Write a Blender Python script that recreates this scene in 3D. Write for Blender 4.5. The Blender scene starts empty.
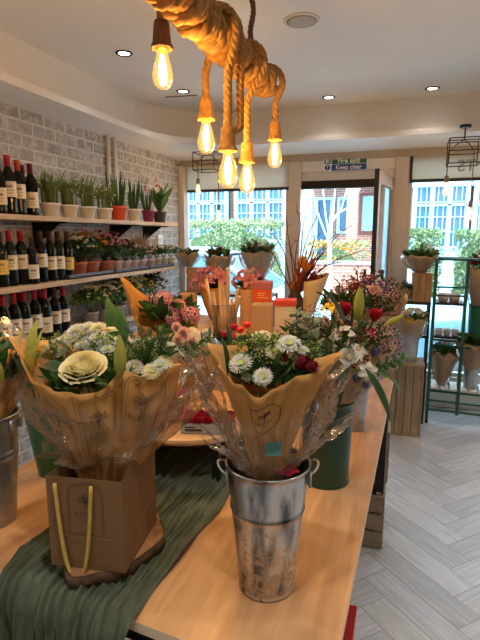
import bpy, math, random
from mathutils import Vector, Matrix, noise
random.seed(7)
PI = math.pi
R = math.radians
scene = bpy.context.scene
col = scene.collection

# ------------------------------------------------------------------ camera
FPX = 490.0; CAMZ = 1.62; YAW = R(18.4); PITCH = math.atan(84/FPX)
cam = bpy.data.cameras.new('camera'); co = bpy.data.objects.new('camera', cam); col.objects.link(co)
co.location = (0, 0, CAMZ); co.rotation_euler = (PI/2-PITCH, 0, YAW)
cam.sensor_fit = 'HORIZONTAL'; cam.sensor_width = 36; cam.lens = 36*FPX/480; cam.clip_start = .02; cam.clip_end = 300
scene.camera = co
_F = Vector((-math.sin(YAW)*math.cos(PITCH), math.cos(YAW)*math.cos(PITCH), -math.sin(PITCH)))
_R = Vector((math.cos(YAW), math.sin(YAW), 0)); _U = _R.cross(_F)
def at(px, py, y):
    d = _F + _R*((px-240)/FPX) + _U*((320-py)/FPX)
    t = y/d.y
    return Vector((d.x*t, y, CAMZ+d.z*t))

# ------------------------------------------------------------------ tagging
def tag(o, label=None, cat=None, group=None, kind=None):
    if label: o['label'] = label
    if cat: o['category'] = cat
    if group: o['group'] = group
    if kind: o['kind'] = kind
    return o
def empty(name, loc=(0, 0, 0), rz=0, label=None, cat=None, group=None):
    o = bpy.data.objects.new(name, None); col.objects.link(o)
    o.location = loc; o.rotation_euler = (0, 0, rz); o.empty_display_size = .05
    return tag(o, label, cat, group)
def inst(name, mesh, parent=None, M=None):
    o = bpy.data.objects.new(name, mesh); col.objects.link(o)
    if parent: o.parent = parent
    if M is not None: o.matrix_local = M
    return o
def copy_tree(o, parent=None):
    kids = [c for c in KIDS.get(o.name, [])]
    c = o.copy(); col.objects.link(c); c.parent = parent
    KIDS[c.name] = []
    for k in kids:
        KIDS[c.name].append(copy_tree(k, c))
    return c
KIDS = {}
def reg(o):
    KIDS[o.name] = [x for x in bpy.data.objects if x.parent == o]
    for k in KIDS[o.name]: reg(k)
    return o

# ------------------------------------------------------------------ materials
def nodes(m):
    m.use_nodes = True
    return m.node_tree.nodes, m.node_tree.links
MATS = {}
def mat(name, c, rough=.6, metal=0, c2=None, scale=8, bump=0, bscale=40, spec=.5, trans=0, stretch=None, emit=0, coat=0, detail=4, thr=(.35, .65)):
    if name in MATS: return MATS[name]
    m = bpy.data.materials.new(name); N, L = nodes(m)
    b = N['Principled BSDF']; b.inputs['Base Color'].default_value = (*c, 1)
    b.inputs['Roughness'].default_value = rough; b.inputs['Metallic'].default_value = metal
    b.inputs['Specular IOR Level'].default_value = spec
    b.inputs['Coat Weight'].default_value = coat
    tc = N.new('ShaderNodeTexCoord'); mp = N.new('ShaderNodeMapping'); L.new(tc.outputs['Object'], mp.inputs[0])
    if stretch: mp.inputs['Scale'].default_value = stretch
    colsock = None
    if c2:
        n = N.new('ShaderNodeTexNoise'); n.inputs['Scale'].default_value = scale; n.inputs['Detail'].default_value = detail
        L.new(mp.outputs[0], n.inputs[0])
        r = N.new('ShaderNodeValToRGB'); r.color_ramp.elements[0].position = thr[0]; r.color_ramp.elements[1].position = thr[1]
        r.color_ramp.elements[0].color = (*c, 1); r.color_ramp.elements[1].color = (*c2, 1)
        L.new(n.outputs[0], r.inputs[0]); L.new(r.outputs[0], b.inputs['Base Color']); colsock = r.outputs[0]
    if bump:
        n2 = N.new('ShaderNodeTexNoise'); n2.inputs['Scale'].default_value = bscale; n2.inputs['Detail'].default_value = 3
        L.new(mp.outputs[0], n2.inputs[0])
        bp = N.new('ShaderNodeBump'); bp.inputs['Strength'].default_value = bump; bp.inputs['Distance'].default_value = .004
        L.new(n2.outputs[0], bp.inputs['Height']); L.new(bp.outputs[0], b.inputs['Normal'])
    if emit:
        b.inputs['Emission Color'].default_value = (*c, 1); b.inputs['Emission Strength'].default_value = emit
    if trans:
        t = N.new('ShaderNodeBsdfTranslucent'); t.inputs[0].default_value = (*c, 1)
        if colsock: L.new(colsock, t.inputs[0])
        mx = N.new('ShaderNodeMixShader'); mx.inputs[0].default_value = trans
        out = N['Material Output']; L.new(b.outputs[0], mx.inputs[1]); L.new(t.outputs[0], mx.inputs[2]); L.new(mx.outputs[0], out.inputs[0])
    MATS[name] = m
    return m
def clear(name, tint=(1, 1, 1), gl=.08, rough=.02, bump=0, bscale=30, haze=0):
    if name in MATS: return MATS[name]
    m = bpy.data.materials.new(name); N, L = nodes(m)
    N.remove(N['Principled BSDF']); out = N['Material Output']
    t = N.new('ShaderNodeBsdfTransparent'); t.inputs[0].default_value = (*tint, 1)
    g = N.new('ShaderNodeBsdfGlossy'); g.inputs['Roughness'].default_value = rough
    f = N.new('ShaderNodeFresnel'); f.inputs[0].default_value = 1.45
    a = N.new('ShaderNodeMath'); a.operation = 'MULTIPLY_ADD'; a.inputs[1].default_value = .7; a.inputs[2].default_value = gl*.5
    L.new(f.outputs[0], a.inputs[0])
    mx = N.new('ShaderNodeMixShader'); L.new(a.outputs[0], mx.inputs[0])
    if bump:
        tc = N.new('ShaderNodeTexCoord'); n = N.new('ShaderNodeTexNoise'); n.inputs['Scale'].default_value = bscale
        n.inputs['Detail'].default_value = 3; n.inputs['Distortion'].default_value = .6
        L.new(tc.outputs['Object'], n.inputs[0]); bp = N.new('ShaderNodeBump'); bp.inputs['Strength'].default_value = bump; bp.inputs['Distance'].default_value = .02
        L.new(n.outputs[0], bp.inputs['Height']); L.new(bp.outputs[0], g.inputs['Normal']); L.new(bp.outputs[0], f.inputs['Normal'])
    L.new(g.outputs[0], mx.inputs[2])
    if haze:
        d = N.new('ShaderNodeBsdfDiffuse'); d.inputs[0].default_value = (.8, .8, .8, 1)
        m2 = N.new('ShaderNodeMixShader'); m2.inputs[0].default_value = haze
        L.new(t.outputs[0], m2.inputs[1]); L.new(d.outputs[0], m2.inputs[2]); L.new(m2.outputs[0], mx.inputs[1])
    else:
        L.new(t.outputs[0], mx.inputs[1])
    L.new(mx.outputs[0], out.inputs[0])
    MATS[name] = m
    return m
def emis(name, c, s):
    if name in MATS: return MATS[name]
    m = bpy.data.materials.new(name); N, L = nodes(m)
    N.remove(N['Principled BSDF']); e = N.new('ShaderNodeEmission'); e.inputs[0].default_value = (*c, 1); e.inputs[1].default_value = s
    L.new(e.outputs[0], N['Material Output'].inputs[0]); MATS[name] = m
    return m
def brick_mat(name, c1, c2, mortar, axis, bw, bh, ms=.012, smear=None, bump=.6):
    m = bpy.data.materials.new(name); N, L = nodes(m); b = N['Principled BSDF']; b.inputs['Roughness'].default_value = .9
    g = N.new('ShaderNodeNewGeometry'); s = N.new('ShaderNodeSeparateXYZ'); c = N.new('ShaderNodeCombineXYZ')
    L.new(g.outputs['Position'], s.inputs[0]); L.new(s.outputs[axis], c.inputs[0]); L.new(s.outputs[2], c.inputs[1])
    t = N.new('ShaderNodeTexBrick'); L.new(c.outputs[0], t.inputs[0]); t.inputs['Scale'].default_value = 1
    t.inputs['Brick Width'].default_value = bw; t.inputs['Row Height'].default_value = bh; t.inputs['Mortar Size'].default_value = ms
    t.inputs['Mortar Smooth'].default_value = .3
    t.inputs['Color1'].default_value = (*c1, 1); t.inputs['Color2'].default_value = (*c2, 1); t.inputs['Mortar'].default_value = (*mortar, 1)
    n = N.new('ShaderNodeTexNoise'); n.inputs['Scale'].default_value = 14; n.inputs['Detail'].default_value = 6; n.inputs['Roughness'].default_value = .7
    L.new(g.outputs['Position'], n.inputs[0])
    if smear:
        r = N.new('ShaderNodeValToRGB'); r.color_ramp.elements[0].position = .45; r.color_ramp.elements[1].position = .62
        L.new(n.outputs[0], r.inputs[0]); mx = N.new('ShaderNodeMixRGB'); L.new(r.outputs[0], mx.inputs[0])
        L.new(t.outputs[0], mx.inputs[1]); mx.inputs[2].default_value = (*smear, 1); L.new(mx.outputs[0], b.inputs[0])
    else: L.new(t.outputs[0], b.inputs[0])
    ad = N.new('ShaderNodeMath'); ad.operation = 'MULTIPLY_ADD'; ad.inputs[1].default_value = -1.2; L.new(t.outputs['Fac'], ad.inputs[0]); L.new(n.outputs[0], ad.inputs[2])
    bp = N.new('ShaderNodeBump'); bp.inputs['Strength'].default_value = bump; bp.inputs['Distance'].default_value = .012
    L.new(ad.outputs[0], bp.inputs['Height']); L.new(bp.outputs[0], b.inputs['Normal'])
    MATS[name] = m
    return m
def wood_mat(name, c1, c2, axis=1, sc=5, rough=.5, st=12, coat=0, bump=.1):
    if name in MATS: return MATS[name]
    m = bpy.data.materials.new(name); N, L = nodes(m); b = N['Principled BSDF']; b.inputs['Roughness'].default_value = rough; b.inputs['Coat Weight'].default_value = coat
    tc = N.new('ShaderNodeTexCoord'); mp = N.new('ShaderNodeMapping'); s = [st, st, st]; s[axis] = 1
    mp.inputs['Scale'].default_value = s; L.new(tc.outputs['Object'], mp.inputs[0])
    n = N.new('ShaderNodeTexNoise'); n.inputs['Scale'].default_value = sc; n.inputs['Detail'].default_value = 6; n.inputs['Distortion'].default_value = .8
    L.new(mp.outputs[0], n.inputs[0])
    n2 = N.new('ShaderNodeTexNoise'); n2.inputs['Scale'].default_value = 2.5; L.new(tc.outputs['Object'], n2.inputs[0])
    a = N.new('ShaderNodeMath'); a.operation = 'ADD'; L.new(n.outputs[0], a.inputs[0])
    a2 = N.new('ShaderNodeMath'); a2.operation = 'MULTIPLY_ADD'; a2.inputs[1].default_value = .8; a2.inputs[2].default_value = -.4; L.new(n2.outputs[0], a2.inputs[0]); L.new(a2.outputs[0], a.inputs[1])
    r = N.new('ShaderNodeValToRGB'); r.color_ramp.elements[0].position = .3; r.color_ramp.elements[1].position = .7
    r.color_ramp.elements[0].color = (*c1, 1); r.color_ramp.elements[1].color = (*c2, 1)
    L.new(a.outputs[0], r.inputs[0]); L.new(r.outputs[0], b.inputs[0])
    bp = N.new('ShaderNodeBump'); bp.inputs['Strength'].default_value = bump; bp.inputs['Distance'].default_value = .002
    L.new(n.outputs[0], bp.inputs['Height']); L.new(bp.outputs[0], b.inputs['Normal'])
    MATS[name] = m
    return m

# ------------------------------------------------------------------ mesh builder
class MB:
    def __init__(s): s.v = []; s.f = []; s.m = []; s.uv = None
    def add(s, vs, fs, mi=0, M=None):
        o = len(s.v)
        s.v += [tuple(M @ Vector(v)) if M is not None else tuple(v) for v in vs]
        s.f += [tuple(i+o for i in f) for f in fs]; s.m += [mi]*len(fs)
        return s
    def box(s, x0, x1, y0, y1, z0, z1, mi=0, M=None):
        vs = [(x, y, z) for z in (z0, z1) for y in (y0, y1) for x in (x0, x1)]
        return s.add(vs, [(0, 2, 3, 1), (4, 5, 7, 6), (0, 1, 5, 4), (2, 6, 7, 3), (0, 4, 6, 2), (1, 3, 7, 5)], mi, M)
    def grid(s, fn, nu, nv, mi=0, closeu=False, M=None):
        vs = [fn(u/nu, v/nv) for v in range(nv+1) for u in range(nu if closeu else nu+1)]
        w = nu if closeu else nu+1
        fs = []
        for v in range(nv):
            for u in range(nu):
                u2 = (u+1) % w if closeu else u+1
                fs.append((v*w+u, v*w+u2, (v+1)*w+u2, (v+1)*w+u))
        return s.add(vs, fs, mi, M)
    def lathe(s, prof, seg=24, mi=0, c=(0, 0, 0), M=None):
        vs = []; fs = []
        for (r, z) in prof:
            for k in range(seg):
                a = 2*PI*k/seg; vs.append((c[0]+r*math.cos(a), c[1]+r*math.sin(a), c[2]+z))
        for i in range(len(prof)-1):
            for k in range(seg):
                k2 = (k+1) % seg; fs.append((i*seg+k, i*seg+k2, (i+1)*seg+k2, (i+1)*seg+k))
        if prof[0][0] > 1e-5: fs.append(tuple(range(seg-1, -1, -1)))
        if prof[-1][0] > 1e-5: fs.append(tuple((len(prof)-1)*seg+k for k in range(seg)))
        return s.add(vs, fs, mi, M)
    def shell(s, prof, seg=24, mi=0, c=(0, 0, 0)):      # open surface of revolution
        vs = []; fs = []
        for (r, z) in prof:
            for k in range(seg):
                a = 2*PI*k/seg; vs.append((c[0]+r*math.cos(a), c[1]+r*math.sin(a), c[2]+z))
        for i in range(len(prof)-1):
            for k in range(seg):
                k2 = (k+1) % seg; fs.append((i*seg+k, i*seg+k2, (i+1)*seg+k2, (i+1)*seg+k))
        return s.add(vs, fs, mi)
    def tube(s, pts, r, seg=6, mi=0, cap=True, flat=1):
        pts = [Vector(p) for p in pts]; n = len(pts)
        if n < 2: return s
        rs = r if isinstance(r, (list, tuple)) else [r]*n
        vs = []; fs = []; up = None
        for i, p in enumerate(pts):
            t = (pts[min(i+1, n-1)]-pts[max(i-1, 0)])
            if t.length < 1e-9: t = Vector((0, 0, 1))
            t.normalize()
            if up is None: up = Vector((0, 0, 1)) if abs(t.z) < .9 else Vector((1, 0, 0))
            a = t.cross(up)
            if a.length < 1e-6: a = t.cross(Vector((.3, 1, .2)))
            a.normalize(); b = a.cross(t).normalized(); up = b
            for k in range(seg):
                q = 2*PI*k/seg; vs.append(p+a*math.cos(q)*rs[i]+b*math.sin(q)*rs[i]*flat)
        for i in range(n-1):
            for k in range(seg):
                k2 = (k+1) % seg; fs.append((i*seg+k, i*seg+k2, (i+1)*seg+k2, (i+1)*seg+k))
        if cap:
            fs.append(tuple(range(seg-1, -1, -1))); fs.append(tuple((n-1)*seg+k for k in range(seg)))
        return s.add(vs, fs, mi)
    def blade(s, p0, p1, w, bend=(0, 0, 0), side=None, mi=0, n=5, cup=.15, prof=None):
        p0 = Vector(p0); p1 = Vector(p1); d = p1-p0; bend = Vector(bend)
        sd = Vector(side) if side is not None else d.cross(Vector((random.uniform(-1, 1), random.uniform(-1, 1), random.uniform(-1, 1))))
        if sd.length < 1e-6: sd = Vector((1, 0, 0))
        sd.normalize(); nn = sd.cross(d).normalized()
        vs = []; fs = []
        for i in range(n+1):
            t = i/n; c = p0+d*t+bend*(4*t*(1-t))
            ww = w*(prof(t) if prof else max(.03, math.sin(PI*min(1, t*.93+.04))**.8))
            vs += [c-sd*ww+nn*ww*cup, c, c+sd*ww+nn*ww*cup]
        for i in range(n):
            a = i*3; fs += [(a, a+1, a+4, a+3), (a+1, a+2, a+5, a+4)]
        return s.add(vs, fs, mi)
    def blob(s, c, r, sx=1, sy=1, sz=1, seg=8, rings=5, mi=0, M=None):
        prof = [(max(1e-6, r*math.sin(PI*i/rings)), -r*math.cos(PI*i/rings)) for i in range(rings+1)]
        MM = Matrix.Translation(Vector(c)) @ (M if M is not None else Matrix.Identity(4)) @ Matrix.Diagonal((sx, sy, sz, 1))
        return s.lathe(prof, seg, mi, M=MM)
    def mesh(s, name, mats, smooth=True):
        me = bpy.data.meshes.new(name); me.from_pydata([tuple(v) for v in s.v], [], s.f)
        for m in (mats if isinstance(mats, (list, tuple)) else [mats]): me.materials.append(m)
        me.polygons.foreach_set('material_index', s.m)
        me.polygons.foreach_set('use_smooth', [smooth]*len(s.f))
        me.validate(); me.update()
        return me
    def build(s, name, mats, parent=None, smooth=False, bevel=0, solid=0, M=None):
        o = inst(name, s.mesh(name, mats, smooth), parent, M)
        if solid:
            md = o.modifiers.new('s', 'SOLIDIFY'); md.thickness = solid
        if bevel:
            md = o.modifiers.new('b', 'BEVEL'); md.width = bevel; md.segments = 2; md.limit_method = 'ANGLE'
        return o
def struct(o): o['kind'] = 'structure'; return o
def aim(p, n, s=1, roll=0):
    n = Vector(n).normalized()
    q = n.to_track_quat('Z', 'Y').to_matrix().to_4x4()
    return Matrix.Translation(Vector(p)) @ q @ Matrix.Rotation(roll, 4, 'Z') @ Matrix.Scale(s, 4)
def text_obj(name, s, size, m, M, parent=None, ext=.0008, bold=False):
    cu = bpy.data.curves.new(name, 'FONT'); cu.body = s; cu.size = size; cu.extrude = ext; cu.align_x = 'CENTER'; cu.align_y = 'CENTER'
    if bold: cu.offset = size*.02
    t = bpy.data.objects.new('tmp', cu); col.objects.link(t)
    dg = bpy.context.evaluated_depsgraph_get(); me = bpy.data.meshes.new_from_object(t.evaluated_get(dg))
    bpy.data.objects.remove(t); me.materials.clear(); me.materials.append(m)
    return inst(name, me, parent, M)

# ------------------------------------------------------------------ palette
white = mat('white_paint', (.80, .77, .73), .7, c2=(.76, .73, .69), scale=2)
frame_m = mat('beige_frame', (.60, .54, .50), .45)
header_m = mat('header_beige', (.74, .71, .68), .5)
brown_m = mat('brown_trim', (.42, .29, .17), .5)
black = mat('black_metal', (.012, .012, .013), .4, metal=.3)
blackp = mat('black_plastic', (.015, .015, .015), .5)
blind_m = mat('blind_cream', (.74, .73, .66), .8, trans=.5)
ply = wood_mat('ply_top', (.40, .20, .085), (.60, .34, .16), 1, 3, .42, 9, coat=.15)
ply_edge = mat('ply_edge', (.70, .58, .42), .6)
shelf_w = wood_mat('shelf_wood', (.50, .36, .23), (.66, .50, .34), 1, 5, .6)
rope_m = mat('jute_rope', (.50, .27, .09), .9, c2=(.36, .18, .05), scale=60, bump=.5, bscale=200)
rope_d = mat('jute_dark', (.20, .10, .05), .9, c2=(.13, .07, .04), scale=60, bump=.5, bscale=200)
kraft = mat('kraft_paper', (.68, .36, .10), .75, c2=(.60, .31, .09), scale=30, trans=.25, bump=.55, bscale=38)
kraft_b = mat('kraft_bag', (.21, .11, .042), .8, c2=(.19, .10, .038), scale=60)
kraft_p = mat('kraft_pale', (.62, .45, .29), .75, c2=(.56, .40, .26), scale=30, trans=.3, bump=.15, bscale=60)
kraft_w = mat('paper_cream', (.78, .66, .45), .75, trans=.3)
ink = mat('ink', (.05, .035, .03), .8)
cello = clear('cellophane', (.985, .985, .985), .03, .07, bump=.8, bscale=20, haze=.035)
cello2 = clear('cellophane_soft', (.98, .98, .98), .03, .08, bump=.8, bscale=30, haze=.02)
pane = clear('window_glass', (.96, .99, 1), .03, .0)
bulbglass = clear('bulb_glass', (1, .86, .55), .12, .03)
_N, _L = bulbglass.node_tree.nodes, bulbglass.node_tree.links
_e = _N.new('ShaderNodeEmission'); _e.inputs[0].default_value = (1, .50, .10, 1); _e.inputs[1].default_value = .6  # weak amber emission in the glass imitates bloom around the filament
_a = _N.new('ShaderNodeAddShader'); _o = _N['Material Output']; _src = _o.inputs[0].links[0].from_socket
_L.new(_src, _a.inputs[0]); _L.new(_e.outputs[0], _a.inputs[1]); _L.new(_a.outputs[0], _o.inputs[0])
g_dark = mat('leaf_dark', (.015, .045, .012), .5, c2=(.03, .08, .02), scale=20, trans=.25)
g_mid = mat('leaf_mid', (.04, .12, .02), .5, c2=(.08, .18, .035), scale=20, trans=.3)
g_lime = mat('leaf_lime', (.34, .36, .05), .5, c2=(.48, .46, .09), scale=14, trans=.3)
g_grey = mat('leaf_eucalyptus', (.12, .19, .14), .6, c2=(.18, .26, .19), scale=20, trans=.2)
g_fern = mat('leaf_fern', (.025, .075, .012), .6, trans=.3)
stem_m = mat('stem', (.10, .20, .05), .6)
soil = mat('soil', (.03, .02, .015), .95)
p_white = mat('petal_white', (.82, .80, .70), .6, trans=.3)
p_cream = mat('petal_cream', (.88, .78, .42), .6, trans=.3, c2=(.92, .86, .58), scale=12)
p_pink = mat('petal_pink', (.72, .20, .32), .6, c2=(.80, .38, .45), scale=25, trans=.3)
p_lpink = mat('petal_pale_pink', (.80, .55, .50), .6, trans=.3)
p_red = mat('petal_red', (.48, .012, .02), .55, c2=(.36, .008, .03), scale=25, trans=.15)
p_dred = mat('petal_dark_red', (.20, .01, .02), .6, trans=.1)
p_yel = mat('petal_yellow', (.78, .58, .05), .6, trans=.25)
p_lime = mat('floret_lime', (.50, .58, .10), .6, trans=.2)
p_orange = mat('petal_orange', (.75, .28, .03), .6, trans=.3)
p_purple = mat('petal_purple', (.16, .09, .25), .7)
galv = mat('galvanised_zinc', (.50, .52, .54), .36, metal=.85, c2=(.34, .35, .37), scale=14, bump=.12, bscale=30)
galvr = None

# galvanised zinc whose lower body carries brown tarnish
def rust_mat():
    m = bpy.data.materials.new('galvanised_tarnished'); N, L = nodes(m); b = N['Principled BSDF']
    tc = N.new('ShaderNodeTexCoord'); sp = N.new('ShaderNodeSeparateXYZ'); L.new(tc.outputs['Object'], sp.inputs[0])
    n = N.new('ShaderNodeTexNoise'); n.inputs['Scale'].default_value = 55; n.inputs['Detail'].default_value = 8; n.inputs['Roughness'].default_value = .7; L.new(tc.outputs['Object'], n.inputs[0])
    n2 = N.new('ShaderNodeTexNoise'); n2.inputs['Scale'].default_value = 14; n2.inputs['Detail'].default_value = 4; L.new(tc.outputs['Object'], n2.inputs[0])
    h = N.new('ShaderNodeMapRange'); h.inputs[1].default_value = .20; h.inputs[2].default_value = .02; h.inputs[3].default_value = -.12; h.inputs[4].default_value = .045; L.new(sp.outputs[2], h.inputs[0])
    a = N.new('ShaderNodeMath'); a.operation = 'ADD'; L.new(n.outputs[0], a.inputs[0]); L.new(h.outputs[0], a.inputs[1])
    r = N.new('ShaderNodeValToRGB'); e = r.color_ramp.elements; e[0].position = .49; e[0].color = (0, 0, 0, 1); e[1].position = .54; e[1].color = (1, 1, 1, 1); L.new(a.outputs[0], r.inputs[0])
    mpz = N.new('ShaderNodeMapping'); mpz.inputs['Scale'].default_value = (2.2, 2.2, .5); L.new(tc.outputs['Object'], mpz.inputs[0]); L.new(mpz.outputs[0], n2.inputs[0])
    z = N.new('ShaderNodeValToRGB'); e = z.color_ramp.elements; e[0].position = .40; e[0].color = (.13, .14, .16, 1); e[1].position = .60; e[1].color = (.62, .64, .66, 1); L.new(n2.outputs[0], z.inputs[0])  # dark and bright upright streaks in the zinc colour stand in for reflections
    mx = N.new('ShaderNodeMixRGB'); L.new(r.outputs[0], mx.inputs[0]); L.new(z.outputs[0], mx.inputs[1]); mx.inputs[2].default_value = (.46, .33, .21, 1)
    L.new(mx.outputs[0], b.inputs[0])
    mr = N.new('ShaderNodeMapRange'); mr.inputs[3].default_value = .95; mr.inputs[4].default_value = .1; L.new(r.outputs[0], mr.inputs[0]); L.new(mr.outputs[0], b.inputs['Metallic'])
    ro = N.new('ShaderNodeMapRange'); ro.inputs[3].default_value = .28; ro.inputs[4].default_value = .7; L.new(r.outputs[0], ro.inputs[0]); L.new(ro.outputs[0], b.inputs['Roughness'])
    bp = N.new('ShaderNodeBump'); bp.inputs['Strength'].default_value = .15; bp.inputs['Distance'].default_value = .002; L.new(n.outputs[0], bp.inputs['Height']); L.new(bp.outputs[0], b.inputs['Normal'])
    return m
galvr = rust_mat()

# ================================================================== SETTING
WX = -2.28; WY = 4.95; RX = 2.6; BY = -2.2; SOF = 2.40; CEI = 2.70
b = MB().box(WX-.1, WX, BY, WY+.1, 0, 2.8); struct(b.build('wall_left', brick_mat('white_brick', (.30, .28, .27), (.42, .40, .39), (.70, .67, .63), 1, .215, .080, .009, smear=(.62, .60, .57), bump=1)))
b = MB().box(RX, RX+.1, BY, WY+.1, 0, 2.8); struct(b.build('wall_right', white))
b = MB().box(WX-.1, RX+.1, BY-.1, BY, 0, 2.8); struct(b.build('wall_back', white))
# herringbone floor
def floor():
    m = bpy.data.materials.new('floor_planks'); N, L = nodes(m); bs = N['Principled BSDF']; bs.inputs['Roughness'].default_value = .38
    at_ = N.new('ShaderNodeAttribute'); at_.attribute_name = 'tone'
    tc = N.new('ShaderNodeTexCoord'); uv = N.new('ShaderNodeUVMap'); uv.uv_map = 'UVMap'
    mp = N.new('ShaderNodeMapping'); mp.inputs['Scale'].default_value = (1.5, 22, 1); L.new(uv.outputs[0], mp.inputs[0])
    n = N.new('ShaderNodeTexNoise'); n.inputs['Scale'].default_value = 3; n.inputs['Detail'].default_value = 8; n.inputs['Roughness'].default_value = .65; L.new(mp.outputs[0], n.inputs[0])
    r = N.new('ShaderNodeValToRGB'); e = r.color_ramp.elements; e[0].position = .3; e[0].color = (.38, .37, .37, 1); e[1].position = .7; e[1].color = (.64, .63, .63, 1); L.new(n.outputs[0], r.inputs[0])
    mx = N.new('ShaderNodeMixRGB'); mx.blend_type = 'MULTIPLY'; mx.inputs[0].default_value = 1; L.new(r.outputs[0], mx.inputs[1]); L.new(at_.outputs['Color'], mx.inputs[2]); L.new(mx.outputs[0], bs.inputs[0])
    dk = mat('floor_gap', (.17, .15, .14), .9)
    W = .14; n_ = 4; Lg = W*n_; g = .0012
    vs = []; fs = []; uvs = []; tones = []
    def plank(cx, cy, horiz):
        hx, hy = (Lg/2-g, W/2-g) if horiz else (W/2-g, Lg/2-g)
        c = math.cos(R(45)); s_ = math.sin(R(45)); pts = []
        for (sx, sy) in ((-1, -1), (1, -1), (1, 1), (-1, 1)):
            x = cx+sx*hx; y = cy+sy*hy; pts.append((x*c-y*s_, x*s_+y*c+1.5))
        if all(p[0] < WX-.02 or p[0] > RX+.02 or p[1] < BY or p[1] > WY+.02 for p in pts): return
        if any(p[0] < WX-.09 or p[0] > RX+.09 or p[1] > WY+.1 or p[1] < BY-.09 for p in pts):
            pts = [(min(max(p[0], WX), RX), min(max(p[1], BY), WY+.05)) for p in pts]
        o = len(vs); vs.extend([(p[0], p[1], 0) for p in pts]); fs.append((o, o+1, o+2, o+3))
        u0 = random.random()*20; v0 = random.random()*20
        q = [(u0, v0), (u0+Lg, v0), (u0+Lg, v0+W), (u0, v0+W)]
        if not horiz: q = [(u0, v0), (u0, v0+W), (u0+Lg, v0+W), (u0+Lg, v0)]
        uvs.extend(q); t = random.uniform(.82, 1.06); tones.append((t, t, t*random.uniform(.98, 1.03), 1))
    K = 36; SH = Lg/2
    for i in range(-K, K):
        for j in range(-K//2, K//2):
            # herringbone lattice: vectors (W,W) and (2n... )
            ox = i*W + j*Lg*1.0; oy = i*W - j*Lg*1.0
            plank(ox+Lg/2+SH, oy+W/2-SH, True)
            plank(ox+W/2+SH, oy+W+Lg/2-SH, False)
    o0 = len(vs); vs.extend([(WX, BY, -.003), (RX, BY, -.003), (RX, WY+.05, -.003), (WX, WY+.05, -.003)]); fs.append((o0, o0+1, o0+2, o0+3)); uvs.extend([(0, 0)]*4); tones.append((1, 1, 1, 1))
    me = bpy.data.meshes.new('floor'); me.from_pydata(vs, [], fs); me.materials.append(m); me.materials.append(dk)
    me.polygons[len(fs)-1].material_index = 1
    ul = me.uv_layers.new(name='UVMap')
    for i, q in enumerate(uvs): ul.data[i].uv = q
    ca = me.color_attributes.new('tone', 'FLOAT_COLOR', 'CORNER')
    for i, t in enumerate(tones):
        for k in range(4): ca.data[i*4+k].color = t
    struct(inst('floor', me))
floor()
# ceiling with raised tray, rounded corner at the far left
TL, TF, TR, TB = -2.10, 4.36, 2.1, -1.6
def tray(off, n=14):
    r = .75+off*.0; pts = []
    l, f, rr, bb = TL+off, TF-off, TR-off, TB+off
    for (cx, cy, a0) in ((l+r, f-r, 180), (rr-r, f-r, 90), (rr-r, bb+r, 0), (l+r, bb+r, -90)):
        for k in range(n+1):
            a = R(a0-90*k/n); pts.append((cx+r*math.cos(a), cy+r*math.sin(a)))
    return pts
def ceiling():
    b = MB(); P = tray(0); Q = tray(.11); n = len(P)
    # flat upper ceiling
    b.add([(x, y, CEI) for x, y in P]+[(x, y, CEI+.1) for x, y in P], [tuple(range(n)), tuple(range(2*n-1, n-1, -1))], 0)
    for A, za, B, zb in ((P, SOF+.045, P, CEI), (Q, SOF, Q, SOF+.045), (Q, SOF+.045, P, SOF+.045)):
        vs = [(x, y, za) for x, y in A]+[(x, y, zb) for x, y in B]
        b.add(vs, [(i, (i+1) % n, n+(i+1) % n, n+i) for i in range(n)], 0)
    # soffit ring: from lip out to the room rectangle
    O = []
    cx, cy = (WX+RX)/2, (BY+WY)/2
    for (x, y) in Q:
        dx, dy = x-cx, y-cy
        s = min((RX-cx)/abs(dx) if dx else 9e9, ((WY+.1)-cy)/abs(dy) if dy > 0 else ((cy-BY)/abs(dy) if dy else 9e9))
        O.append((cx+dx*s, cy+dy*s))
    vs = [(x, y, SOF) for x, y in Q]+[(x, y, SOF) for x, y in O]
    fs = [(i, (i+1) % n, n+(i+1) % n, n+i) for i in range(n)]
    b.add(vs, fs, 0)
    vs = [(x, y, SOF) for x, y in O]; 
    # corner fills
    for (c1, c2) in ((WX, WY+.1), (RX, WY+.1), (RX, BY), (WX, BY)):
        near = sorted(range(n), key=lambda i: (O[i][0]-c1)**2+(O[i][1]-c2)**2)
        i1 = min((i for i in range(n) if abs(O[i][0]-c1) < 1e-4), key=lambda i: abs(O[i][1]-c2), default=None)
        i2 = min((i for i in range(n) if abs(O[i][1]-c2) < 1e-4), key=lambda i: abs(O[i][0]-c1), default=None)
        if i1 is not None and i2 is not None:
            b.add([(c1, c2, SOF), (*O[i1], SOF), (*O[i2], SOF)], [(0, 1, 2)], 0)
    b.box(WX-.1, RX+.1, BY-.1, WY+.12, CEI+.1, CEI+.2)
    o = b.build('ceiling', white); struct(o)
ceiling()
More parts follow.
